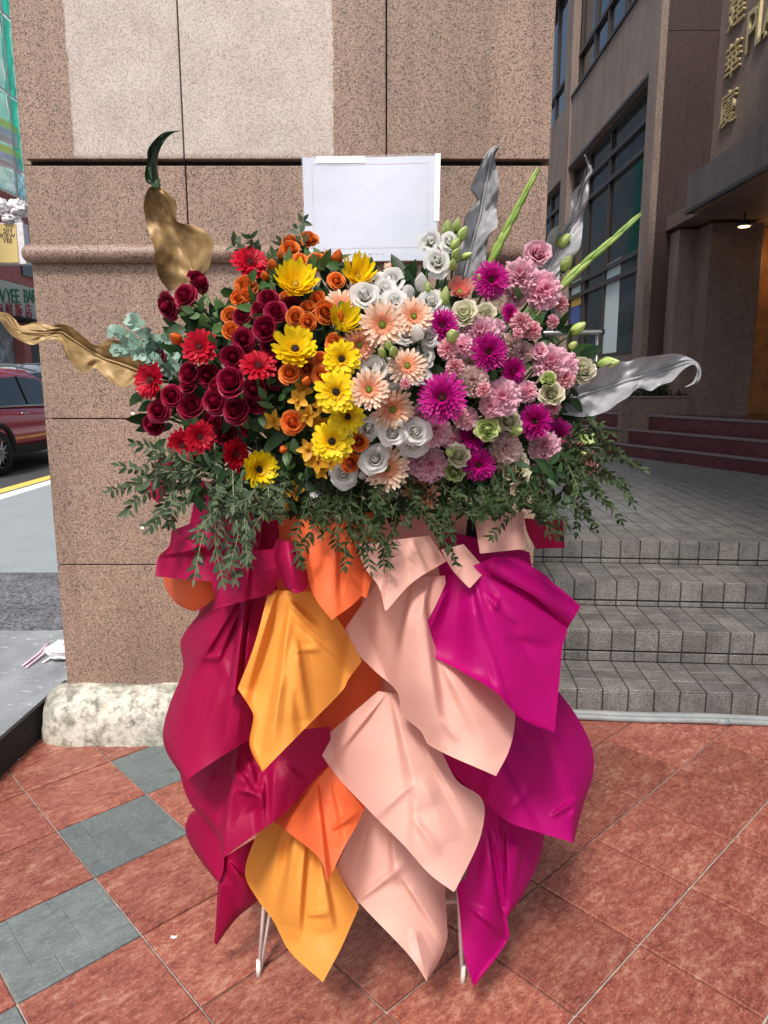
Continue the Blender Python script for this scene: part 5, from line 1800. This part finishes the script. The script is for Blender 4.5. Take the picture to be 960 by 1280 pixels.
LIB['palecarn'] = [[('petals', carnation(70+i, 7, 9).mesh('petals', M['p_palepink'])), ('calyx', CALR)] for i in range(3)]
LIB['smallcarn'] = [[('petals', carnation(90+i, 5, 7).mesh('petals', M['p_hotpink'])), ('calyx', CALB)] for i in range(3)]
LIB['gbud'] = [[('bud', bud(110+i, 1.15, .30).mesh('bud', M['p_green'])), ('calyx', CALB)] for i in range(3)]
LIB['wbud'] = [[('bud', bud(120+i, 1.05, .34).mesh('bud', M['p_white'])), ('calyx', CALB)] for i in range(2)]
LIB['obud'] = [[('bud', bud(130+i, 1.0, .36).mesh('bud', M['p_orange'])), ('calyx', CALB)] for i in range(2)]
LIB['orchid'] = []
for i in range(3):
    parts = [('petal', orchid_petal(.46, .36 if k in (1, 4) else .26, PI/2+2*PI*k/5+rng.uniform(-.12, .12), rng.uniform(.0, .12), rng.uniform(-.18, .05)).mesh('petal', M['p_amber'])) for k in range(5)]
    q = MB()
    q.tube([(0, 0, .0), (0, -.03, .10), (0, -.10, .16), (0, -.19, .13)], [.05, .07, .06, .01], 8)
    parts.append(('lip', q.mesh('lip', M['p_amber'])))
    LIB['orchid'].append(parts)

KIND = {   # name, category, how it is called in a label, group
    'red_g': ('gerbera', 'flower', 'red gerbera', 'red gerberas'), 'yellow_g': ('gerbera', 'flower', 'yellow gerbera', 'yellow gerberas'),
    'yellow_cup': ('gerbera', 'flower', 'yellow gerbera', 'yellow gerberas'), 'yellow_bowl': ('gerbera', 'flower', 'yellow gerbera', 'yellow gerberas'),
    'peach_g': ('gerbera', 'flower', 'peach gerbera', 'peach gerberas'), 'deep_g': ('gerbera', 'flower', 'peach gerbera', 'peach gerberas'),
    'coral_g': ('gerbera', 'flower', 'coral gerbera', None), 'magenta_g': ('gerbera', 'flower', 'magenta gerbera', 'magenta gerberas'),
    'wine': ('rose', 'rose', 'dark red rose', 'dark red roses'), 'orange': ('rose', 'rose', 'orange rose', 'orange spray roses'),
    'obud': ('rose_bud', 'rose bud', 'small orange rosebud', 'orange rosebuds'),
    'white': ('lisianthus', 'flower', 'open white lisianthus', 'white lisianthus flowers'), 'wbud': ('lisianthus_bud', 'flower bud', 'white lisianthus bud', 'white lisianthus buds'),
    'cream': ('lisianthus', 'flower', 'cream lisianthus', 'cream lisianthus flowers'), 'green': ('lisianthus', 'flower', 'pale green lisianthus', 'pale green lisianthus flowers'),
    'gbud': ('lisianthus_bud', 'flower bud', 'pale green bud', 'pale green buds'),
    'rosepink': ('lisianthus', 'flower', 'pink lisianthus', 'pink lisianthus flowers'),
    'carn': ('carnation', 'carnation', 'pink carnation', 'pink carnations'), 'palecarn': ('carnation', 'carnation', 'blush pink carnation', 'blush carnations'),
    'smallcarn': ('carnation', 'carnation', 'small rose pink carnation', 'small pink spray carnations'),
    'orchid': ('orchid', 'orchid', 'amber orchid', 'amber orchids')}
def face_depth(u, v):
    e = ((u-452)/305)**2 + ((v-462)/200)**2
    return 1.30 + .24*min(1.6, e)**.9
PLACED = []
def flower(kind, u, v, px, tilt=None, dz=0.0, ref=None, label=None, spin=None, var=None, stretch=1.0):
    Y = face_depth(u, v) + dz
    c = at(u, v, Y)
    size = px*mpp(u, v, Y)*rng.uniform(.93, 1.07)*(1.14 if kind in ('carn', 'palecarn') else 1.04)
    if tilt is None:
        fx, fy = (u-452)/330 + rng.uniform(-.4, .4), (470-v)/300 + .12 + rng.uniform(-.35, .4)
    else:
        fx, fy = tilt[0] + rng.uniform(-.1, .1), tilt[1] + rng.uniform(-.1, .1)
    view = (Vector((0, 0, CAM_H))-c).normalized()
    right = view.cross(Vector((0, 0, -1))).normalized()
    up = right.cross(view) * -1
    if up.z < 0:
        up = -up
    if right.x < 0:
        right = -right
    d = (view + right*fx + up*fy).normalized()
    name, cat, word, grp = KIND[kind]
    root = bpy.data.objects.new(name, None)
    root.empty_display_size = .03
    col.objects.link(root)
    rot = d.to_track_quat('Z', 'Y').to_matrix().to_4x4() @ Matrix.Rotation(rng.uniform(0, 6.28) if spin is None else spin, 4, 'Z')
    root.matrix_world = Matrix.Translation(c) @ rot @ Matrix.Diagonal((size, size, size*stretch, 1))
    vs = LIB[kind]
    for pn, me in vs[rng.randrange(len(vs)) if var is None else var]:
        link(pn, me, root)
    back = {'gbud': -.62, 'wbud': -.62, 'obud': -.62, 'smallcarn': -.62}.get(kind, -.36 if kind not in ('orchid',) and '_g' not in kind and 'yellow' not in kind else -.14)
    inv = root.matrix_world.inverted()
    p0 = root.matrix_world @ Vector((0, 0, back))
    tgt = Vector((-.04 + .42*(c.x+.04), 1.56, 1.30 + .30*(c.z-1.42) - .02))
    p1 = p0 - d*min(.07, (tgt-p0).length*.35)
    p2 = p1.lerp(tgt, .6)
    cv = [p0.lerp(p1, .0), p0.lerp(p1, .6), p1.lerp(p2, .3), p2, tgt]
    q = MB()
    rs = .0022 if px < 26 else .0030
    q.tube(cv, [rs, rs, rs, rs, rs], 6)
    q.v = [tuple(inv @ Vector(p)) for p in q.v]
    q.build('stem', M['stem'], root)
    tag(root, label, cat, grp)
    PLACED.append(dict(o=root, u=u, v=v, word=word, ref=ref, label=label))
    return root

# --- gerberas: the landmarks, each with its own description
for a in [
    ('red_g', 313, 328, 50, (.15, .75), -.0, 'topmost red gerbera', 'red gerbera highest of the red flowers just beside the upright gold leaf'),
    ('red_g', 250, 434, 52, (-.35, .25), -.01, 'dark eyed red gerbera', 'open red gerbera with a dark eye below the upright gold leaf'),
    ('red_g', 188, 475, 50, (-.95, .05), .0, 'red gerbera nearest the pillar edge', 'red gerbera at the root of the sideways gold leaf, nearest the street'),
    ('red_g', 323, 457, 52, (.05, .80), -.02, 'red gerbera beside the yellow ones', 'red gerbera tipped skyward among dark red roses beside a yellow gerbera'),
    ('red_g', 250, 546, 46, (.15, -.05), -.04, 'open gerbera of the low red pair', 'red gerbera facing outward in front of its partner below the dark red roses'),
    ('red_g', 229, 557, 46, (-.55, -.10), -.015, 'rear gerbera of the low red pair', 'red gerbera half hidden behind its open partner above the sprigs'),
    ('red_g', 294, 568, 48, (.95, .0), -.02, 'sideways red gerbera', 'red gerbera turned sideways next to the lone low yellow gerbera'),
    ('yellow_cup', 369, 356, 60, (.05, .85), -.02, 'wide cupped yellow gerbera', 'wide cupped yellow gerbera with a pale centre facing the sky'),
    ('yellow_cup', 447, 346, 44, (.15, .75), .0, 'yellow gerbera touching the card', 'cupped yellow gerbera right under the lower edge of the white card'),
    ('yellow_cup', 428, 406, 48, (.45, .80), -.03, 'half closed yellow gerbera', 'half closed yellow gerbera wedged between orange roses and peach gerberas'),
    ('yellow_bowl', 369, 437, 62, (.0, .62), -.04, 'wide dark eyed yellow gerbera', 'wide yellow gerbera with dark eye nearest the dark red roses'),
    ('yellow_g', 427, 449, 50, (.1, .12), -.05, 'top dark eyed yellow gerbera', 'dark eyed yellow gerbera topmost in the overlapping yellow column'),
    ('yellow_g', 420, 490, 54, (-.05, .15), -.07, 'second dark eyed yellow gerbera', 'dark eyed yellow gerbera second in the overlapping yellow column'),
    ('yellow_g', 434, 521, 46, (.25, .05), -.05, 'third dark eyed yellow gerbera', 'dark eyed yellow gerbera third in the column, partly covered by the fourth'),
    ('yellow_g', 415, 552, 54, (.0, -.02), -.075, 'lowest yellow column gerbera', 'dark eyed yellow gerbera lowest in the overlapping yellow column'),
    ('yellow_bowl', 323, 587, 50, (.55, .0), -.03, 'lone low yellow gerbera', 'lone low yellow gerbera turned towards the steps above the amber orchids'),
    ('peach_g', 427, 381, 54, (-.05, .95), .02, 'skyward peach gerbera', 'peach gerbera facing the sky behind the half closed yellow one'),
    ('peach_g', 478, 406, 60, (.0, .08), -.05, 'largest peach gerbera', 'largest peach gerbera with a green eye facing straight out'),
    ('peach_g', 517, 396, 52, (.25, .45), -.02, 'peach gerbera beside white buds', 'peach gerbera tipped upward beside the white buds under the silver leaf'),
    ('deep_g', 449, 431, 48, (.3, -.1), -.03, 'deep peach gerbera', 'deeper peach gerbera between the yellow column and the largest peach one'),
    ('peach_g', 509, 458, 58, (.05, .50), -.04, 'pale rimmed peach gerbera', 'peach gerbera with pale rim tipped skyward above the two open white flowers'),
    ('peach_g', 461, 487, 58, (.15, .05), -.06, 'tall peach gerbera', 'peach gerbera with a green eye pressed against the dark eyed yellow column'),
    ('peach_g', 490, 511, 58, (.25, -.35), -.035, 'nodding peach gerbera', 'peach gerbera nodding downward behind the one by the yellow column'),
    ('peach_g', 483, 585, 58, (.12, .0), -.055, 'star shaped low peach gerbera', 'low star shaped peach gerbera under the open white lisianthus flowers'),
    ('deep_g', 525, 616, 50, (.35, .35), -.04, 'lowest apricot gerbera', 'apricot gerbera lowest of all, resting on the dark green sprigs'),
    ('peach_g', 493, 337, 28, (.4, .9), .06, 'small gerbera under the card', 'small half open peach gerbera just under the white card'),
    ('coral_g', 575, 365, 36, (.1, .85), .02, 'coral gerbera', 'coral gerbera half hidden under the topmost magenta one'),
    ('magenta_g', 614, 350, 48, (.15, .15), -.01, 'topmost magenta gerbera', 'magenta gerbera highest of the magenta ones, beside the gladiolus spike'),
    ('magenta_g', 553, 407, 42, (-.05, .25), .0, 'magenta gerbera behind a bud', 'magenta gerbera partly behind a bright green lisianthus bud'),
    ('magenta_g', 611, 440, 50, (.05, .12), -.04, 'middle magenta gerbera', 'magenta gerbera in the middle of the pink flowers, facing straight out'),
    ('magenta_g', 637, 391, 28, (.75, .35), .01, 'smallest magenta gerbera', 'smallest magenta gerbera seen from its side among pink carnations'),
    ('magenta_g', 641, 464, 42, (.75, .05), -.01, 'side turned magenta gerbera', 'magenta gerbera turned towards the steps beside the middle one'),
    ('magenta_g', 553, 497, 64, (-.05, .10), -.07, 'largest magenta gerbera', 'largest magenta gerbera, nearest the peach flowers'),
    ('magenta_g', 598, 581, 48, (.05, -.05), -.05, 'lowest magenta gerbera', 'lowest magenta gerbera facing straight out above the sprigs'),
    ('magenta_g', 669, 527, 48, (-.45, .05), -.03, 'upper gerbera of the magenta pair', 'magenta gerbera turned inward, upper of the overlapping pair near the steps'),
    ('magenta_g', 697, 545, 48, (.60, .05), -.01, 'lower gerbera of the magenta pair', 'magenta gerbera turned outward, lower of the overlapping pair near the steps'),
    ('magenta_g', 590, 546, 38, (.35, .45), .0, 'shaded magenta gerbera', 'shaded magenta gerbera tucked behind green lisianthus above the lowest one')]:
    flower(a[0], a[1], a[2], a[3], a[4], a[5], a[6], a[7])

# --- the other flowers: kind, photo bearing, width, optional facing and forward shift
REST = []
def many(kind, rows):
    for r_ in rows:
        REST.append((kind,) + tuple(r_))
many('wine', [(206, 383, 34, (-1.4, -.2)), (229, 369, 34, (-.7, .5), -.02), (250, 351, 30, (1.2, .9)), (303, 425, 32), (331, 411, 32, None, -.03), (301, 395, 26, (-.5, .5)), (323, 384, 30), (336, 372, 28, (.1, .8)), (345, 389, 30, None, -.03), (307, 438, 26, None, .02), (338, 431, 30, None, .01), (363, 382, 30, None, .03), (291, 447, 34, None, -.01), (236, 467, 32), (288, 477, 38, None, -.03), (196, 513, 34, (-.6, .1), -.01), (214, 495, 32, (-.4, .2), -.02), (238, 508, 32, (-.2, .3)), (235, 480, 26), (266, 502, 36, None, -.02), (293, 513, 36, None, -.02), (270, 484, 30, None, .0), (190, 531, 30, (-.8, -.2), .01), (317, 487, 34, None, .02), (318, 503, 32, None, .03), (194, 448, 28, (-.8, .5), .03), (259, 470, 30, None, .02), (281, 545, 30, None, .05), (265, 525, 28, None, .03), (345, 452, 28, None, .04), (345, 475, 26, None, .05), (310, 535, 26, None, .06)])
many('orange', [(308, 356, 28, (.1, .7)), (309, 368, 20, (.2, .2), -.02), (298, 373, 20, (-.3, .2)), (288, 394, 24, (-.1, .4)), (289, 413, 24, (.0, .4)), (386, 299, 26, (.1, 1.1)), (363, 311, 26, (.0, .6), -.01), (364, 303, 24, (.0, .8), .01), (376, 325, 22), (396, 325, 24, (.1, .5)), (421, 350, 24, (.2, .4)), (369, 396, 26, (-.2, .2), -.02), (384, 382, 24), (385, 403, 24, (.0, -.1), -.03), (407, 390, 28, (.0, .2), -.03), (361, 465, 28, (-.1, .5), -.04), (384, 460, 26, (.1, .2)), (402, 469, 26, (.3, .2), -.02), (365, 528, 30, (-.1, .1), -.03), (449, 552, 26, (.1, .0), -.04), (438, 578, 26, (.2, .1), -.03), (416, 427, 26, None, .0), (400, 446, 22, None, .0), (397, 372, 22, None, .01), (355, 372, 18, None, .02)])
many('obud', [(409, 321, 18, (-.2, 1.2)), (422, 321, 20, (.2, 1.2)), (341, 331, 18, (-.3, .8)), (331, 345, 16, (-.4, .6)), (424, 396, 18, (.2, 1.0), -.04), (383, 476, 18, (.0, .2), -.04), (220, 423, 22, (-.8, .5)), (354, 562, 16, (-.2, -.1), -.03), (306, 598, 15, (-.2, .3), -.05), (352, 318, 16, (-.2, 1))])
many('orchid', [(378, 488, 28), (373, 500, 28, None, -.03), (402, 506, 28, None, -.02), (385, 519, 28, None, -.03), (399, 530, 26), (342, 526, 28, None, .02), (386, 562, 30, None, -.04), (396, 577, 30, None, -.05), (413, 578, 24, None, -.05), (402, 588, 24, None, -.05), (333, 627, 32, (-.3, -.3), -.05), (354, 628, 32, (.3, -.2), -.04), (366, 612, 30, (.4, .2), -.03), (345, 641, 28, (.0, -.6), -.05)])
many('white', [(538, 302, 26, (-.1, .4), -.02), (562, 301, 24, (.1, .5)), (546, 327, 30, (-.1, .2), -.03), (473, 352, 30, (-.1, .7)), (491, 350, 28, (.2, .7)), (456, 369, 30, (-.2, .4), -.02), (494, 375, 28, (.2, .4), -.01), (482, 362, 26, (.0, .5)), (539, 376, 28, (.1, .4), .01), (508, 415, 30, (-.1, .5), .0), (536, 420, 26, (.2, .3), .01), (470, 459, 34, (.0, .6), -.01), (490, 541, 34, (-.1, .15), -.05), (520, 540, 32, (.05, .0), -.05), (517, 557, 30, (.1, -.5), -.03), (468, 573, 34, (-.1, .2), -.06), (461, 536, 28, (.2, -.1), -.02), (429, 592, 32, (-.1, -.1), -.05), (487, 612, 30, (.0, -.5), -.03), (487, 471, 30, None, .0), (530, 446, 30, (.2, .3), .02), (505, 602, 24, (.2, -.2), -.01), (549, 386, 22, (.1, .5), .02), (526, 468, 26, None, .02)])
many('wbud', [(510, 366, 26, (-.1, .6)), (522, 416, 26, (-.2, .8), -.03), (397, 624, 30, (.4, -.5), -.07), (527, 354, 26, (-.1, 1.2)), (501, 529, 12, (.2, .4), -.06), (453, 594, 16, (-.2, .2), -.06), (474, 562, 12, (.0, .6), -.07), (484, 611, 14, (.0, .4), -.08)])
many('gbud', [(556, 372, 24, (.1, 1.4)), (708, 330, 24, (.5, .8)), (704, 302, 24, (.8, .8)), (722, 411, 24, (.8, .6)), (759, 454, 28, (1.2, .1)), (734, 551, 24, (.8, -.6)), (711, 582, 22, (.6, -.3)), (680, 576, 26, (.0, .3), -.03), (694, 601, 24, (.3, -.1), -.02), (726, 567, 18, (.6, .0)), (562, 566, 18, (-.3, .4), -.03), (576, 611, 22, (.2, -.4), -.03), (486, 432, 18, (-.2, .6), -.06), (492, 439, 20, (-.1, .4), -.07), (477, 441, 18, (-.3, .6), -.06), (559, 287, 22, (.1, 1.2)), (578, 293, 20, (.6, 1.0)), (569, 306, 20, (.4, .8)), (570, 318, 20, (.3, .6), -.02), (583, 320, 16, (.9, .5)), (566, 331, 22, (.0, .5), -.03), (571, 282, 16, (.3, 1.3)), (645, 538, 26, (.4, .1), -.04), (695, 563, 16, (.3, .3)), (535, 361, 18, (.0, 1.2)), (566, 420, 28, (.1, .3), -.05), (437, 541, 14, (.2, .6), -.06), (716, 432, 16, (.6, .4)), (740, 545, 12, (.9, .2)), (600, 349, 14, (-.3, 1.0))])
many('cream', [(580, 390, 34, (-.1, .4), -.02), (607, 391, 32, (.1, .3), -.02), (730, 462, 34, (.4, .1)), (689, 492, 34, (.1, .3), -.02), (636, 525, 32, (.1, .3), -.02), (573, 568, 30, (.0, .4), -.03), (642, 586, 44, (.1, .0), -.05)])
many('green', [(609, 537, 32, (.0, .0), -.05), (686, 473, 24, (-.1, .5), -.03), (567, 590, 28, (-.2, -.1), -.04)])
many('rosepink', [(673, 316, 32, (.1, .3)), (674, 437, 22, (-.1, .4)), (566, 463, 20, (-.2, .2), -.03), (646, 370, 30, (-.1, -.4), .02)])
many('carn', [(650, 343, 42, (.0, .5), -.02), (679, 362, 42, (.3, .2), -.02), (600, 415, 42, (-.1, .5), -.01), (689, 452, 40, (.1, .4)), (707, 455, 34, (.5, .4)), (627, 496, 42, (.0, .2), -.04), (543, 537, 40, (.2, .1), -.02), (525, 520, 28, (.0, .5), -.01), (538, 580, 38, (.2, .1), -.02), (522, 578, 28, (-.2, .2), -.01), (680, 556, 38, (.0, .4), -.03), (672, 600, 32, (-.1, -.2), -.02), (692, 588, 28, (.3, .1), -.01), (614, 507, 28, (-.3, .0), -.04), (582, 522, 26, (.0, .2), .0), (655, 408, 26, (.2, .2), .01), (620, 410, 24, (.2, .3), .0), (660, 490, 26, None, .02), (577, 433, 26, (-.3, .0), -.01), (565, 548, 26, None, .03)])
many('palecarn', [(591, 476, 36, (-.1, .2), -.02), (632, 559, 36, (-.1, .4), -.02), (588, 455, 30, (-.2, .2), .01), (640, 430, 26, None, .03), (655, 440, 24, None, .03), (609, 606, 24, (.0, -.3), .02)])
many('smallcarn', [(651, 402, 26, (-.1, .4), -.02), (667, 413, 22, (.4, .2), -.01), (702, 379, 22, (.7, .2)), (692, 402, 18, (.9, .2)), (560, 436, 24, (-.1, .3), -.03), (569, 458, 22, (.0, .3), -.04), (706, 472, 26, (.2, .2), -.02), (604, 487, 20, (.0, .2), -.05), (575, 519, 22, (.0, .2), -.05), (691, 509, 22, (.2, -.3), -.01), (625, 605, 22, (.1, .1), -.05), (619, 618, 14, (.0, -.3), -.05), (737, 572, 22, (.6, .3)), (740, 585, 20, (.7, -.1)), (720, 557, 18, (.5, .3)), (507, 480, 14, (.2, -.2), -.06), (605, 487, 16, None, -.02), (648, 418, 14, (.2, -.2), -.03)])
for r_ in REST:
    flower(r_[0], r_[1], r_[2], r_[3], r_[4] if len(r_) > 4 else None, r_[5] if len(r_) > 5 else 0.0)
# labels of the rest: which way each stands from the landmark gerberas
DIRS = ['on the steps side of', 'up and stepward of', 'just above', 'up and streetward of', 'on the street side of', 'down and streetward of', 'just below', 'down and stepward of']
marks = [p for p in PLACED if p['ref']]
pend = [p for p in PLACED if not p['label']]
def ordered(p):
    return sorted(marks, key=lambda k: (k['u']-p['u'])**2 + (k['v']-p['v'])**2)
pend.sort(key=lambda p: (ordered(p)[0]['u']-p['u'])**2 + (ordered(p)[0]['v']-p['v'])**2)
taken = set()
for p in pend:
    for k in ordered(p):
        a = math.atan2(k['v']-p['v'], p['u']-k['u'])
        txt = '%s %s the %s' % (p['word'], DIRS[int(round(a/(PI/4))) % 8], k['ref'])
        if txt not in taken:
            break
    taken.add(txt)
    p['o']['label'] = txt

# --- foliage
lf = MB()
rg = random.Random(21)
for i in range(1500):                               # broad dark leaves packed between and behind the flowers
    u, v = rg.gauss(450, 130), rg.gauss(480, 75)
    e = ((u-450)/270)**2 + ((v-478)/155)**2
    if e > (1.05 if v > 380 else .8):
        continue
    Y = face_depth(u, v) + rg.uniform(.05, .17)
    c = at(u, v, Y)
    leaf_quad(lf, c, (rg.gauss(0, .6)+(u-450)/250, -.25+rg.gauss(0, .35), rg.gauss(.1, .6)+(470-v)/200), (rg.gauss(0, .4), -1, rg.gauss(.2, .4)), rg.uniform(.035, .065), rg.uniform(.018, .03), .18, None, 4, rg.uniform(0, .25))
for i in range(420):                                # and the shaded leaves under the lowest flowers
    u, v = rg.uniform(235, 720), rg.uniform(585, 650)
    v -= abs(u-470)*.10
    Y = 1.40 + rg.uniform(.0, .14)
    leaf_quad(lf, at(u, v, Y), (rg.gauss(0, .6), -.4+rg.gauss(0, .35), -.5+rg.gauss(0, .5)), (rg.gauss(0, .4), -1, rg.gauss(.2, .4)), rg.uniform(.025, .045), rg.uniform(.009, .016), .18, None, 4, rg.uniform(0, .25))
fol = lf.build('foliage', M['leaf_dark'])
tag(fol, 'dark green leaves packed between the flowers', 'foliage', None, 'stuff')
lf = MB()
for cu_, cv_, su, sv, n_ in ((318, 372, 24, 26, 34), (388, 335, 24, 10, 26), (275, 395, 22, 24, 24), (345, 520, 26, 24, 34), (375, 565, 22, 24, 28), (345, 335, 22, 14, 18), (665, 420, 26, 50, 16), (420, 600, 30, 10, 10), (245, 400, 14, 18, 14), (480, 440, 40, 60, 10)):
    for i in range(n_):
        u, v = rg.gauss(cu_, su*.8), rg.gauss(cv_, sv*.8)
        Y = face_depth(u, v) + rg.uniform(.0, .08)
        leaf_quad(lf, at(u, v, Y), (rg.gauss(0, .7), -.3+rg.gauss(0, .4), rg.gauss(.3, .6)), (rg.gauss(0, .4), -1, rg.gauss(.3, .4)), rg.uniform(.022, .042), rg.uniform(.012, .021), .2, None, 4, rg.uniform(0, .3))
rl = lf.build('rose_leaves', M['leaf_mid'])
tag(rl, 'brighter green rose leaves showing between the orange and red roses', 'leaves', None, 'stuff')

def sprig(pts, Y0, Y1, leafL, leafW, mat, label, group, seed, step=.011, name='sprig', cat='sprig', twig='twig'):
    rg = random.Random(seed)
    if len(pts) == 3:
        q_ = (pts[1][0]*.45+pts[2][0]*.55+rg.uniform(-9, 9), pts[1][1]*.45+pts[2][1]*.55+rg.uniform(-5, 5))
        pts = [pts[0], (pts[1][0]+rg.uniform(-6, 6), pts[1][1]), q_, pts[2]]
    P = catmull(pts, 26)
    W = []
    for i, p in enumerate(P):
        t = i/25
        W.append(at(p[0], p[1], Y0 + (Y1-Y0)*t + .016*math.sin(t*6+seed)))
    base = W[0]
    root = thing(name, label, cat, base, group)
    q = MB()
    q.tube([w-base for w in W], [.0019*(1-.65*i/25) for i in range(26)], 5)
    q.build('stem', M['twig_dark' if mat == 'sprig_dark' else twig], root)
    q = MB()
    acc, nxt, side = 0.0, .02, 1
    for a, b_ in zip(W, W[1:]):
        seg = (b_-a).length
        while acc + seg > nxt:
            f = (nxt-acc)/seg
            p = a.lerp(b_, f)-base
            d = (b_-a).normalized()
            for sd_2 in (1, -1):
                ax = d.cross(Vector((rg.gauss(0, .35), -1, rg.gauss(0, .35)))).normalized()*sd_2
                ld = (d*rg.uniform(.5, 1.0) + ax*rg.uniform(.5, 1.1) + Vector((0, rg.uniform(-.5, .2), -.12))).normalized()
                leaf_quad(q, p, ld, (rg.gauss(0, .5), -1, rg.gauss(.2, .5)), leafL*rg.uniform(.65, 1.15), leafW*rg.uniform(.8, 1.2), .22, rg.random(), 4, rg.uniform(-.1, .35))
            nxt += step*rg.uniform(.75, 1.35)
        acc += seg
    leaf_quad(q, W[-1]-base, (W[-1]-W[-2]), (0, -1, .2), leafL*.8, leafW*.8, .2, rg.random())
    q.build('leaves', M[mat], root)
    return root
GL = 'grey green sprigs fanning against the pillar'
k = 0
for tgt, mid in (((138, 614), (185, 600)), ((150, 582), (190, 585)), ((168, 553), (205, 565)), ((160, 640), (195, 612)), ((187, 660), (205, 625)), ((203, 640), (215, 615)), ((212, 655), (228, 628)), ((175, 600), (210, 590)), ((222, 568), (235, 580)), ((190, 570), (215, 575))):
    k += 1
    st = (248+rg.uniform(-8, 12), 592+rg.uniform(-8, 8))
    sprig([st, mid, tgt], 1.44, 1.40, .024, .0085, 'sprig', 'grey green sprig fanning out low beside the red gerberas against the pillar', GL, k)
for i in range(17):
    u0 = 255 + i*6.6
    if u0 > 335 and i % 2:
        continue
    e_ = (u0-8+rg.uniform(-30, 26), rg.choice((rg.uniform(625, 670), rg.uniform(690, 735))) - max(0, (u0-320))*.4)
    k += 1
    sprig([(u0+rg.uniform(-6, 22), rg.uniform(545, 590)), (u0+rg.uniform(-22, 16), rg.uniform(605, 650)), e_], 1.50, 1.315-rg.uniform(0, .03), .024, .0072, 'sprig', 'grey green sprig drooping over the crimson paper below the red flowers', 'grey green sprigs over the crimson paper', k)
for i in range(19):
    u0 = 385 + i*5.8
    e_ = (u0+rg.uniform(-26, 26), rg.choice((rg.uniform(625, 660), rg.uniform(670, 715))) + (22 if 440 < u0 < 475 else 0) + (12 if rg.random() > .7 else 0))
    k += 1
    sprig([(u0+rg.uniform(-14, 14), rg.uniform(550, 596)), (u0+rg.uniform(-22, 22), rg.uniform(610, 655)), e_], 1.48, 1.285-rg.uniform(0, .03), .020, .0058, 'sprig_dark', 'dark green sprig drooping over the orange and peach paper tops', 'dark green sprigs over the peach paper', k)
for i in range(28):
    u0 = 490 + i*7.9
    e_ = (u0+rg.uniform(-30, 34), rg.choice((rg.uniform(622, 650), rg.uniform(655, 705))) - max(0, u0-650)*.25)
    k += 1
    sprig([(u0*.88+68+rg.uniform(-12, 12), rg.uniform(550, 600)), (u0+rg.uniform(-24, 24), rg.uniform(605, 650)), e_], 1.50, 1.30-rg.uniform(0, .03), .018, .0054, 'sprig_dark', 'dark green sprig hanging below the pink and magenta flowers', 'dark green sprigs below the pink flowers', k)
for tgt, mid in (((806, 588), (760, 555)), ((792, 632), (755, 590)), ((776, 652), (745, 605)), ((745, 662), (730, 620)), ((770, 560), (735, 545)), ((720, 668), (712, 625)), ((785, 606), (745, 575)), ((760, 632), (735, 600)), ((735, 640), (720, 610)), ((755, 575), (735, 560)), ((700, 672), (695, 630)), ((770, 540), (740, 535)), ((765, 600), (740, 590)), ((728, 610), (715, 595)), ((750, 530), (730, 520)), ((745, 610), (722, 590)), ((780, 575), (745, 560))):
    k += 1
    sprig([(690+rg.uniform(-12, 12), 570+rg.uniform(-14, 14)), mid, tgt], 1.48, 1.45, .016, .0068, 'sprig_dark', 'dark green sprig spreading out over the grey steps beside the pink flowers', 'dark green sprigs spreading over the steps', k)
for pts in (((372, 330), (377, 305), (379, 276)), ((318, 345), (302, 318), (296, 300)), ((320, 340), (318, 312), (312, 298)), ((332, 345), (345, 318), (352, 303))):
    k += 1
    sprig(list(pts), 1.50, 1.47, .022, .010, 'sprig', 'short grey green sprig standing up above the orange and red flowers', 'sprigs standing above the orange roses', k)
# silvery round-leaved eucalyptus
for pts, lab in (([(225, 470), (195, 430), (178, 412), (165, 398)], 'silvery eucalyptus sprig with round leaves reaching up over the sideways gold leaf'), ([(222, 472), (190, 445), (165, 425), (142, 412)], 'silvery eucalyptus sprig with round leaves lying along the sideways gold leaf'), ([(226, 476), (200, 455), (172, 440), (146, 438)], 'lowest silvery eucalyptus sprig lying on the sideways gold leaf'), ([(235, 470), (215, 445), (205, 425)], 'short silvery eucalyptus sprig beside the red gerbera with dark eye')):
    k += 1
    sprig(pts, 1.50, 1.50, .021, .021, 'euc', lab, 'silvery eucalyptus sprigs', k, .010, 'eucalyptus_sprig')
